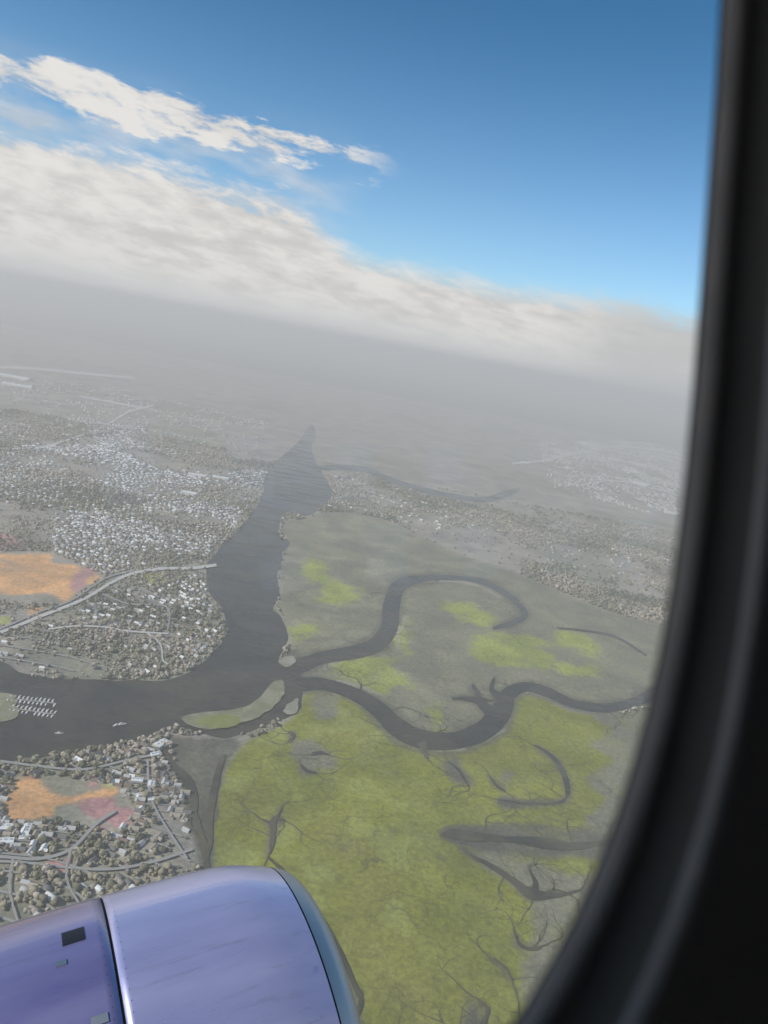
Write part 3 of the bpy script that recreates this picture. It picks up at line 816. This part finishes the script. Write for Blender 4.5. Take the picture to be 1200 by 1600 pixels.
BF = [(0, 3, 2, 1), (4, 5, 6, 7), (0, 1, 5, 4), (1, 2, 6, 5), (2, 3, 7, 6), (3, 0, 4, 7)]
for (px, py, L, deg, txt) in ((48, 1096, 110, 8, 'upper'), (48, 1112, 100, 4, 'lower')):
    x, y = G(px, py); o = bpy.data.objects.new('jetty', None); C.objects.link(o); o.location = (x, y, 1.2); o.rotation_euler = (0, 0, R(deg))
    props(o, f'grey timber jetty lined with white boats, {txt} of the two off the spit', 'jetty', 'marina jetties')
    mesh_obj('deck', box_verts(-L / 2, L / 2, -1.5, 1.5, 0.9, 1.2), BF, M_wood, o)
    n = int(L / 9)
    for k in range(n):
        u = -L / 2 + 5 + k * 9
        for sgn in (-1, 1):
            mesh_obj('post', box_verts(u - 0.25, u + 0.25, sgn * 1.7 - 0.2, sgn * 1.7 + 0.2, -1, 2.2), BF, M_wood, o)
            if random.random() < 0.85:
                a = R(deg); lx, ly = u + 4.2, sgn * 10
                boat(x + lx * math.cos(a) - ly * math.sin(a), y + lx * math.sin(a) + ly * math.cos(a), a + sgn * math.pi / 2 + random.uniform(-.05, .05),
                     f'white motor boat with cabin moored on the {"far" if sgn > 0 else "near"} side of the {txt} jetty', f'boats on the {"far" if sgn > 0 else "near"} side of the {txt} jetty', random.uniform(0.85, 1.25))
x, y = G(190, 1133); boat(x, y, 0.6, 'lone white motor boat in mid river left of the crescent island', 'boats out on the river', 1.5)
x, y = G(182, 1134); boat(x, y, 0.9, 'second white motor boat in mid river, just left of the lone one', 'boats out on the river', 1.2)
x, y = G(92, 1147); boat(x, y, 0.3, 'white motor boat heading along the dark reach below the spit', 'boats out on the river', 1.2)

# ------------------------------------------------------------------ trees
def ico(sub):
    bm = bmesh.new(); bmesh.ops.create_icosphere(bm, subdivisions=sub, radius=1.0)
    V = np.array([v.co[:] for v in bm.verts]); F = np.array([[v.index for v in f.verts] for f in bm.faces]); bm.free(); return V, F


def crown_shape(sub, seed, tall):
    V, F = ico(sub); g = np.random.default_rng(seed)
    V = V * (1 + g.uniform(-.38, .36, (len(V), 1))) * np.array([1.12, 1.0, tall * 0.85])
    V[:, 2] += tall * 0.95
    return V, F


def tree_mat():
    m, q, b = new_mat('tree_foliage')
    at = q.n.new('ShaderNodeAttribute'); at.attribute_name = 'tint'
    oi = q.n.new('ShaderNodeObjectInfo'); p = world_pos(q)
    n = q.noise(p, 0.25, 4, 0.7); n2_ = q.noise(p, 0.03, 3)
    c = q.mix(1.0, at.outputs['Color'], q.mix(n, rgb(0.55, 0.55, 0.55), rgb(1.5, 1.5, 1.4)), 'MULTIPLY')
    c = q.mix(1.0, c, q.mix(n2_, rgb(0.8, 0.8, 0.85), rgb(1.2, 1.2, 1.1)), 'MULTIPLY')
    q.l.new(c, b.inputs['Base Color']); b.inputs['Roughness'].default_value = 0.9; b.inputs['Specular IOR Level'].default_value = 0.15
    return m


M_tree = tree_mat(); M_trunk = plain('bark', (0.12, 0.09, 0.065), 0.9)
tints = {'dark green pine': (0.14, 0.138, 0.10), 'olive green': (0.28, 0.25, 0.185), 'bare grey-brown': (0.40, 0.345, 0.305), 'mid green': (0.22, 0.205, 0.15)}
tkeys = list(tints)

# candidates over the wooded land
Npts = 420000
u = rng.uniform(0, 1, (Npts, 2))
ymin, ymax = 500, 5200
yy = ymin + (ymax - ymin) * u[:, 0] ** 1.3
xx = (u[:, 1] * 2 - 1) * (yy * 0.75 + 500)
T = np.stack([xx, yy], -1)
tp, tz = to_px(np.concatenate([T, np.zeros((len(T), 1))], 1))
ok = (tp[:, 0] > -30) & (tp[:, 0] < 1100) & (tp[:, 1] > 640) & (tp[:, 1] < 1620)
ok &= (tp[:, 1] < 1450 - 0.15 * tp[:, 0]) | (tp[:, 0] > 300)
for e in excl: ok &= ~inside(e, tp)
no_tree = [np.array(spline(MARSH, True, 3)), np.array([(262, 1150), (390, 1150), (340, 1380), (312, 1365), (290, 1250)]), np.array([(-60, 966), (16, 960), (14, 976), (-60, 980)])]
for e in no_tree: ok &= ~inside(e, tp)
um = inside(np.array(spline(UPMARSH, True, 3)), tp)
ok &= ~um
for p, q, m in creeks:
    c, a, b = ribbon_px(p, [v + 4 for v in q], 3); ok &= ~inside(np.concatenate([a, b[::-1]]), tp)
wood = 0.55 * vnoise(T, 420, 11) + 0.3 * vnoise(T, 130, 12) + 0.15 * vnoise(T, 45, 13)
low_left = (tp[:, 1] > 1180) & (tp[:, 0] < 330)
ok &= rng.random(Npts) < np.clip((wood - 0.40) * 4.5, 0.03, 0.9) * np.where(low_left, 0.8, 0.85)
T = T[ok]
T = T[~near_road(T, 9)]
# keep the roofs clear
cell = {}
for x, y in H[:, :2]: cell.setdefault((int(x // 14), int(y // 14)), []).append((x, y))
keep = []
for i, (x, y) in enumerate(T):
    a, b = int(x // 14), int(y // 14); good = True
    for da in (-1, 0, 1):
        for db in (-1, 0, 1):
            for (hx, hy) in cell.get((a + da, b + db), ()):
                if (hx - x) ** 2 + (hy - y) ** 2 < 105: good = False
    if good: keep.append(i)
T = T[keep]
tp, tz = to_px(np.concatenate([T, np.zeros((len(T), 1))], 1))
lim = 34000
if len(T) > lim:
    k_ = rng.choice(len(T), lim, replace=False, p=(1 / tz) / (1 / tz).sum()); T = T[k_]; tp = tp[k_]; tz = tz[k_]
kind = (vnoise(T, 300, 21) * 0.7 + rng.random(len(T)) * 0.3); kd = np.digitize(kind, [0.33, 0.52, 0.74])
size = np.clip(rng.lognormal(1.13, 0.34, len(T)), 1.6, 6.5) * np.where(tz > 3000, 1.35, 1.0)
shapes_hi = [crown_shape(2, s, h) for s, h in ((1, 1.15), (2, 0.9), (3, 1.0), (4, 1.3))]
shapes_lo = [crown_shape(1, s, h) for s, h in ((5, 1.1), (6, 0.9), (7, 1.2), (8, 1.0))]
tv = free_view(tp)
torder = np.argsort(np.where(tv, tz / size, 1e9))[:270]
tset = set(torder.tolist())
zone = lambda p: ('in the woods of the lower left bank' if p[0] < 330 and p[1] > 1150 else 'on the point inside the river bend' if p[0] < 400 and p[1] > 870 else 'in the suburb beyond the river bend' if p[0] < 480 else 'beside the creeks right of the river')
tree_me = {}
for ki, kn in enumerate(tkeys):
    for vi, (V, F) in enumerate(shapes_hi):
        me = bpy.data.meshes.new('crown'); me.from_pydata([tuple(v) for v in V], [], F.tolist()); me.materials.append(M_tree)
        a = me.color_attributes.new('tint', 'FLOAT_COLOR', 'POINT'); g = np.random.default_rng(vi)
        cc = np.array(tints[kn])[None] * g.uniform(.75, 1.3, (len(V), 1)); a.data.foreach_set('color', np.concatenate([cc, np.ones((len(V), 1))], 1).astype(np.float32).ravel())
        tree_me[ki, vi] = me
tr_v = [(0.09 * math.cos(k * 1.047) * s, 0.09 * math.sin(k * 1.047) * s, z) for s, z in ((1, -0.1), (0.6, 1.0)) for k in range(6)]
me_trunk = bpy.data.meshes.new('trunk'); me_trunk.from_pydata(tr_v, [], [(k, (k + 1) % 6, 6 + (k + 1) % 6, 6 + k) for k in range(6)]); me_trunk.materials.append(M_trunk)
for i in torder:
    vi = int(rng.integers(4)); s = size[i]
    o = bpy.data.objects.new('tree', me_trunk); C.objects.link(o); o.location = (T[i, 0], T[i, 1], 0); o.rotation_euler = (0, 0, rng.uniform(0, 6.28)); o.scale = (s, s, s)
    z = zone(tp[i])
    props(o, f'{"broad" if s > 4.6 else "middling" if s > 3.4 else "small"} {tkeys[kd[i]]} {"rounded" if vi in (1, 2) else "upright"} tree {landmark(tp[i])}', 'tree', 'trees ' + landmark(tp[i]))
    c = bpy.data.objects.new('crown', tree_me[int(kd[i]), vi]); C.objects.link(c); c.parent = o; c.location = (0, 0, 0.45)
VV = []; FF = []; CC = []; nb = 0
for i in range(len(T)):
    if i in tset: continue
    V, F = (shapes_hi if tz[i] < 1750 else shapes_lo)[i % 4]
    a = rng.uniform(0, 6.28); c, s = math.cos(a), math.sin(a); r_ = size[i]
    VV.append(np.stack([T[i, 0] + r_ * (V[:, 0] * c - V[:, 1] * s), T[i, 1] + r_ * (V[:, 0] * s + V[:, 1] * c), r_ * V[:, 2] + 1.0], -1))
    FF.append(F + nb); nb += len(V)
    CC.append(np.array(tints[tkeys[kd[i]]])[None] * rng.uniform(.7, 1.35) * rng.uniform(.85, 1.15, (len(V), 1)))
print('trees', len(T), 'houses', len(H))
o = np_mesh('woodland', np.concatenate(VV), np.concatenate(FF), [M_tree], col=np.concatenate(CC))
props(o, 'grey-green woods growing between the houses and along the banks', 'woods', kind='stuff')

# ------------------------------------------------------------------ haze
hm = bpy.data.materials.new('haze_air'); hm.use_nodes = True
hn = NT(hm.node_tree); hm.node_tree.nodes.remove(hm.node_tree.nodes['Principled BSDF'])
pv = hn.n.new('ShaderNodeVolumePrincipled'); pv.inputs['Color'].default_value = rgb(0.99, 0.93, 0.865)
pv.inputs['Density'].default_value = 1.35e-4; pv.inputs['Anisotropy'].default_value = 0.1
hn.l.new(pv.outputs[0], [n for n in hn.n if n.type == 'OUTPUT_MATERIAL'][0].inputs['Volume'])
B_ = S + 2000; top = ALT + 120
props(mesh_obj('haze', box_verts(-B_, B_, -B_, B_, -1.5, top), BF, hm), kind='stuff')

# ------------------------------------------------------------------ the aircraft
# local axes: x forward, y outboard (towards the window), z up; the origin is the eye
AY, AP, AR = -0.446, -0.023, 0.0
fl = Vector((-math.sin(AY) * math.cos(AP), math.cos(AY) * math.cos(AP), math.sin(AP)))
rl0 = Vector((math.cos(AY), math.sin(AY), 0)); ul0 = rl0.cross(fl)
rl = rl0 * math.cos(AR) + ul0 * math.sin(AR); ul = -rl0 * math.sin(AR) + ul0 * math.cos(AR)
Mw = Matrix((rt, up, f_)).transposed(); Ml = Matrix((rl, ul, fl)).transposed()
A = (Mw @ Ml.transposed()).to_4x4(); A.translation = CAM
plane = bpy.data.objects.new('airplane', None); C.objects.link(plane); plane.matrix_world = A
props(plane, 'banking airliner seen from inside, dark rounded window frame and glossy blue engine outside', 'airplane')

M_skin = plain('white_fuselage_paint', (0.7, 0.7, 0.7), 0.35, scale=1)
M_lining = plain('cabin_lining', (0.60, 0.48, 0.38), 0.6, scale=30)
M_reveal = plain('dark_window_reveal', (0.33, 0.26, 0.20), 0.55, scale=60, var=0.2)
M_seal = plain('rubber_seal', (0.42, 0.33, 0.26), 0.7, scale=80, var=0.2)
M_bezel = plain('bezel_ridge', (0.74, 0.60, 0.49), 0.5, scale=60, var=0.15)
M_carpet = plain('cabin_carpet', (0.03, 0.035, 0.05), 0.95)

YW = 0.09; RF = 1.88
WXC, WZC, HX, HZ, NE, WT = -0.379 * YW, 0.656 * YW, 1.565 * YW, 1.728 * YW, 3.03, -0.098
NL = 96


def win_loop(off):
    """rounded window outline, unrolled on the cabin side"""
    out = []
    for k in range(NL):
        a = 2 * math.pi * k / NL; c, s = math.cos(a), math.sin(a)
        x = (HX + off) * math.copysign(abs(c) ** (2 / NE), c)
        z = (HZ + off) * math.copysign(abs(s) ** (2 / NE), s)
        out.append((WXC + x * math.cos(WT) - z * math.sin(WT), x * math.sin(WT) + z * math.cos(WT)))
    return out


def onto(x, v, dep):
    r_ = RF - dep; a = v / RF
    return (x, YW - RF + r_ * math.cos(a), WZC + r_ * math.sin(a))


def strip(name, loops, mat, parent, smooth=True):
    V = []; F = []
    for pts, dep in loops: V += [onto(x, v, dep) for x, v in pts]
    for j in range(len(loops) - 1):
        for k in range(NL):
            a, b = j * NL + k, j * NL + (k + 1) % NL
            F.append((a, b, b + NL, a + NL))
    return mesh_obj(name, V, F, mat, parent, smooth)


frame = strip('window_frame', [(win_loop(o_), d_) for o_, d_ in ((0.0024, 0.0014), (0.0036, 0.0019), (0.0062, 0.0038), (0.0074, 0.0056))], M_reveal, plane)
strip('seal', [(win_loop(o_), d_) for o_, d_ in ((-0.0002, -0.002), (0.0, 0.0), (0.0006, 0.0010), (0.0016, 0.0016), (0.0026, 0.0013))], M_seal, frame)
strip('bezel', [(win_loop(o_), d_) for o_, d_ in ((0.0072, 0.0052), (0.0078, 0.0068), (0.0090, 0.0076), (0.0104, 0.0074), (0.0114, 0.0060))], M_bezel, frame)


def tube(name, xa, xb, off, dep, mat, panes=False):
    """barrel of the fuselage: rows of square window openings and, round the eye, a patch with the rounded window"""
    ph, hw, pitch = 0.30, 0.13, 0.62
    c = math.pi * RF
    ks = [k for k in range(int(xa / pitch) + 1, int(xb / pitch))]
    xs = sorted([xa, xb, WXC - ph, WXC + ph] + [WXC + k * pitch + e * hw for k in ks if k for e in (-1, 1)])
    vs = [-c, -c + 0.17] + list(np.linspace(-c + 0.5, -ph, 26)) + [-0.17, 0.17] + list(np.linspace(ph, c - 0.5, 26)) + [c - 0.17, c]
    V = []; F = []
    for x in xs:
        for v in vs: V.append(onto(x, v, dep))
    n = len(vs)
    for i in range(len(xs) - 1):
        xm = (xs[i] + xs[i + 1]) / 2 - WXC; kk = round(xm / pitch); win = abs(xm - kk * pitch) < 1e-3 and kk in ks
        for j in range(n - 1):
            if kk == 0 and win and -ph - 1e-6 <= vs[j] and vs[j + 1] <= ph + 1e-6: continue
            q = (i * n + j, (i + 1) * n + j, (i + 1) * n + j + 1, i * n + j + 1)
            if win and kk != 0 and (vs[j] == -0.17 or j in (0, n - 2)):
                if panes: mesh_obj('window_pane', [V[a] for a in q], [(0, 1, 2, 3)], gm, plane)
                continue
            F.append(q)
    base = win_loop(off); b0 = len(V)
    for g_ in (0, 0.3, 0.65, 1.0):
        for (x, v) in base:
            x -= WXC; k = ph / max(abs(x), abs(v)); V.append(onto(WXC + x + (x * k - x) * g_, v + (v * k - v) * g_, dep))
    for j in range(3):
        for k in range(NL):
            a, b = b0 + j * NL + k, b0 + j * NL + (k + 1) % NL; F.append((a, b, b + NL, a + NL))
    for sx_ in (-1, 1):                                   # corners of the patch
        for sz_ in (-1, 1):
            c_ = len(V); V.append(onto(WXC + sx_ * ph, sz_ * ph, dep))
            best = sorted(range(NL), key=lambda k: (V[b0 + 3 * NL + k][0] - V[c_][0]) ** 2 + (V[b0 + 3 * NL + k][2] - V[c_][2]) ** 2)[:2]
            F.append((c_, b0 + 3 * NL + best[0], b0 + 3 * NL + best[1]))
    for x in (xa, xb):                                    # end walls
        b1 = len(V)
        for k in range(48):
            a = 2 * math.pi * k / 48; V.append((x, YW - RF + (RF - dep) * math.cos(a), WZC + (RF - dep) * math.sin(a)))
        F.append(tuple(range(b1, b1 + 48)))
    return mesh_obj(name, V, F, mat, plane, True)


# window pane
gm = bpy.data.materials.new('window_glass'); gm.use_nodes = True; g = NT(gm.node_tree)
gm.node_tree.nodes.remove(gm.node_tree.nodes['Principled BSDF'])
tr_ = g.n.new('ShaderNodeBsdfTransparent'); tr_.inputs[0].default_value = rgb(0.97, 0.975, 0.98)
gl = g.n.new('ShaderNodeBsdfGlossy'); gl.inputs['Roughness'].default_value = 0.03
mx = g.n.new('ShaderNodeMixShader'); mx.inputs[0].default_value = 0.04
g.l.new(tr_.outputs[0], mx.inputs[1]); g.l.new(gl.outputs[0], mx.inputs[2])
g.l.new(mx.outputs[0], [n for n in g.n if n.type == 'OUTPUT_MATERIAL'][0].inputs['Surface'])
tube('fuselage', -14.0, 7.0, 0.0, -0.003, M_skin, True)
tube('cabin_wall', -12.4, 6.2, 0.0110, 0.0062, M_lining)
zf = -1.0
mesh_obj('cabin_floor', [(-12, -3.3, zf), (6, -3.3, zf), (6, 0.0, zf), (-12, 0.0, zf)], [(0, 1, 2, 3)], M_carpet, plane)
pl = win_loop(0.0004)
mesh_obj('window_pane', [onto(x, v, -0.001) for x, v in pl], [tuple(range(NL))], gm, plane)

# engine
M_blue = plain('blue_cowl_paint', (0.215, 0.205, 0.40), 0.2, var=0.05, scale=1.2, coat=1.0)
M_blue2 = plain('blue_cowl_paint_aft', (0.12, 0.115, 0.25), 0.2, var=0.08, scale=1.2, coat=1.0)
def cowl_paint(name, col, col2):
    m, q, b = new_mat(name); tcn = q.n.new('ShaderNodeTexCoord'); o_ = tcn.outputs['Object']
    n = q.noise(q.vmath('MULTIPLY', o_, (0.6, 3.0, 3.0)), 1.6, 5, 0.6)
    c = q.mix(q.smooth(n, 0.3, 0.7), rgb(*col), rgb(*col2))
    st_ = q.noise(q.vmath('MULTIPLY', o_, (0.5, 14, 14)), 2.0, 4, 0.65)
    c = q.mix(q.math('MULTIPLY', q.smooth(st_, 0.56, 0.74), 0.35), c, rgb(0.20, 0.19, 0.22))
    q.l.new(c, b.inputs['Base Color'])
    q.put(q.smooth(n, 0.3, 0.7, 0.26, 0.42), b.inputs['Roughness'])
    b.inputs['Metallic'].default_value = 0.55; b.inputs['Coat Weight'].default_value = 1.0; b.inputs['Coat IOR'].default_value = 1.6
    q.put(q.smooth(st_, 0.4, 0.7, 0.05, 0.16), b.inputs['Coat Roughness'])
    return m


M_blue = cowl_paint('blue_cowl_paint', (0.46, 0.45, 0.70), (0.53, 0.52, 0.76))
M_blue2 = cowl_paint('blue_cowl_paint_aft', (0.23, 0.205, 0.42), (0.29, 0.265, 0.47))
M_lip = plain('polished_lip', (0.5, 0.5, 0.5), 0.45, metal=1.0, var=0.04)
M_groove = plain('panel_gap', (0.015, 0.015, 0.015), 0.8)
M_dark = plain('dark_metal', (0.06, 0.06, 0.065), 0.4, metal=0.8)
EX, EY, EZ, RM = 1.295, 3.481, -2.672, 0.875
PS = [0, .02, .05, .15, .35, .7, 1.1, 1.6, 2.2, 3.0, 3.4]
PR = [.785, .82, .845, .895, .959, .985, 1., 1., .985, .90, .82]
sp = spline(list(zip(PS, PR)), False, 6)


def prof(s): return float(np.interp(s, sp[:, 0], sp[:, 1])) * RM


def npt(s, th, r_): return (-s, r_ * math.cos(th), r_ * math.sin(th))


def revolve(name, prs, mat, parent, n=128, smooth=True):
    V = []; F = []
    for s, r_ in prs:
        for k in range(n): V.append(npt(s, 2 * math.pi * k / n, r_))
    for j in range(len(prs) - 1):
        for k in range(n):
            a, b = j * n + k, j * n + (k + 1) % n; F.append((a, b, b + n, a + n))
    return mesh_obj(name, V, F, mat, parent, smooth)


eng = bpy.data.objects.new('engine', None); C.objects.link(eng); eng.parent = plane; eng.location = (EX, EY, EZ); eng.rotation_euler = (0, -0.087, 0.017)
EM = Matrix.Rotation(0.017, 3, 'Z') @ Matrix.Rotation(-0.087, 3, 'Y')
eng['label'] = 'glossy blue jet engine cowl with polished inlet lip'
S1, S2, SEAM, GAP = 0.0, 0.10, 0.929, 0.012
revolve('inlet_lip', [(0.18, 0.70 * RM), (0.08, 0.71 * RM), (0.02, 0.74 * RM), (-0.012, 0.765 * RM), (0, 0.785 * RM), (0.02, prof(.02)), (0.05, prof(.05)), (0.1, prof(.1))], M_lip, eng)
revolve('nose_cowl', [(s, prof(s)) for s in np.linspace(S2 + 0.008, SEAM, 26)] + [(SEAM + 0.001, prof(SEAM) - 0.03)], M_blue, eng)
revolve('panel_gap', [(s, prof(s) - 0.01) for s in (S2 - 0.005, S2 + 0.02)], M_groove, eng)
revolve('panel_gap', [(s, prof(s) - 0.01) for s in (SEAM - 0.01, SEAM + GAP + 0.01)], M_groove, eng)
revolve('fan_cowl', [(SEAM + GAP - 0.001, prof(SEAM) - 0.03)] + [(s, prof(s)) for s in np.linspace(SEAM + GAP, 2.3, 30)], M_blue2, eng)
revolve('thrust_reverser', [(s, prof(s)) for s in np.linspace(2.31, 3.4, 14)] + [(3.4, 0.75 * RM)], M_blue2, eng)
revolve('inlet_duct', [(0.18, 0.70 * RM), (0.5, 0.72 * RM), (1.0, 0.76 * RM)], M_dark, eng)
revolve('spinner', [(0.75, 0.01), (0.8, 0.08), (0.9, 0.17), (1.0, 0.22)], M_dark, eng, 48)
for k in range(24):
    a = k * 2 * math.pi / 24; V = []
    for r_, tw in ((0.2, 0.3), (0.48, 0.8), (0.735, 1.1)):
        for e in (-1, 1):
            wv = 0.11 * e; s = 0.95 + wv * math.cos(tw); dth = wv * math.sin(tw) / r_
            V.append(npt(s, a + dth, r_))
    mesh_obj('fan_blade', V, [(0, 1, 3, 2), (2, 3, 5, 4)], M_dark, eng)
revolve('exhaust_core', [(2.6, 0.55), (3.4, 0.50), (4.0, 0.36), (4.0, 0.22), (4.5, 0.03)], M_dark, eng, 64)


def eng_at(px, py):
    """place on the cowl surface seen in a direction"""
    best = None
    for s in np.linspace(0.15, 2.4, 120):
        for th in np.linspace(R(60), R(200), 200):
            P = EM @ Vector(npt(s, th, prof(s))) + Vector((EX, EY, EZ)); zf_ = P.dot(fl)
            e = (600 + FPX * P.dot(rl) / zf_ - px) ** 2 + (800 - FPX * P.dot(ul) / zf_ - py) ** 2
            if best is None or e < best[0]: best = (e, s, th)
    return best[1:]


def patch(name, s0, s1, t0, t1, lift, mat, n=5):
    V = []; F = []
    for i in range(n + 1):
        for j in range(n + 1):
            s = s0 + (s1 - s0) * i / n; th = t0 + (t1 - t0) * j / n; V.append(npt(s, th, prof(s) + lift))
    for i in range(n):
        for j in range(n): F.append((i * (n + 1) + j, (i + 1) * (n + 1) + j, (i + 1) * (n + 1) + j + 1, i * (n + 1) + j + 1))
    # rim down to the cowl
    ring = [j for j in range(n + 1)] + [i * (n + 1) + n for i in range(1, n + 1)] + [n * (n + 1) + j for j in range(n - 1, -1, -1)] + [i * (n + 1) for i in range(n - 1, 0, -1)]
    b = len(V)
    for r_ in ring:
        i, j = divmod(r_, n + 1); s = s0 + (s1 - s0) * i / n; th = t0 + (t1 - t0) * j / n; V.append(npt(s, th, prof(s) - 0.002))
    for k in range(len(ring)): F.append((ring[k], ring[(k + 1) % len(ring)], b + (k + 1) % len(ring), b + k))
    return mesh_obj(name, V, F, mat, eng)


s_, t_ = eng_at(116, 1462)
patch('vent', s_ - 0.045, s_ + 0.045, t_ - 0.05, t_ + 0.05, 0.004, M_dark)
s_, t_ = eng_at(92, 1506)
patch('latch', s_ - 0.02, s_ + 0.02, t_ - 0.015, t_ + 0.015, 0.006, M_lip)
s_, t_ = eng_at(160, 1592)
patch('latch', s_ - 0.03, s_ + 0.03, t_ - 0.02, t_ + 0.02, 0.006, M_lip)
me_f = None
for s0_, n_ in ((SEAM - 0.03, 120), (SEAM + GAP + 0.03, 120)):   # rows of flush fasteners along the joints
    V = []; F = []
    for k in range(n_):
        th = 2 * math.pi * k / n_; b_ = len(V); r_ = prof(s0_)
        for e in range(6):
            a = e * math.pi / 3; ss_ = s0_ + 0.0022 * math.cos(a); V.append(npt(ss_, th + 0.0022 * math.sin(a) / r_, prof(ss_) + 0.0008))
        F.append(tuple(range(b_, b_ + 6)))
    mesh_obj('fasteners', V, F, M_dark, eng)['kind'] = 'stuff'
# pylon and wing carry the engine (aft of the view)
V = [(-1.7, -0.14, 0.9), (-1.7, 0.14, 0.9), (-4.6, 0.16, 0.6), (-4.6, -0.16, 0.6), (-2.6, -0.14, 1.35), (-2.6, 0.14, 1.35), (-5.2, 0.16, 1.3), (-5.2, -0.16, 1.3)]
mesh_obj('pylon', V, BF, M_skin, eng)
prof_w = [(0, 0), (0.03, 0.045), (0.12, 0.075), (0.35, 0.09), (0.7, 0.05), (1.0, 0.004), (0.7, -0.02), (0.35, -0.045), (0.1, -0.04), (0.02, -0.02)]
V = []; F = []
for (y0_, xle, ch, z0) in ((-0.5, -0.9, 7.5, -1.75), (3.2, -1.6, 5.6, -1.45), (6.0, -3.2, 4.2, -1.15), (15.5, -8.2, 1.7, -0.3)):
    V += [(xle - ch * a, y0_, z0 + ch * b) for a, b in prof_w]
n = len(prof_w)
for j in range(3):
    for k in range(n): F.append((j * n + k, j * n + (k + 1) % n, (j + 1) * n + (k + 1) % n, (j + 1) * n + k))
F.append(tuple(range(3 * n, 4 * n)))
mesh_obj('wing', V, F, M_skin, plane)
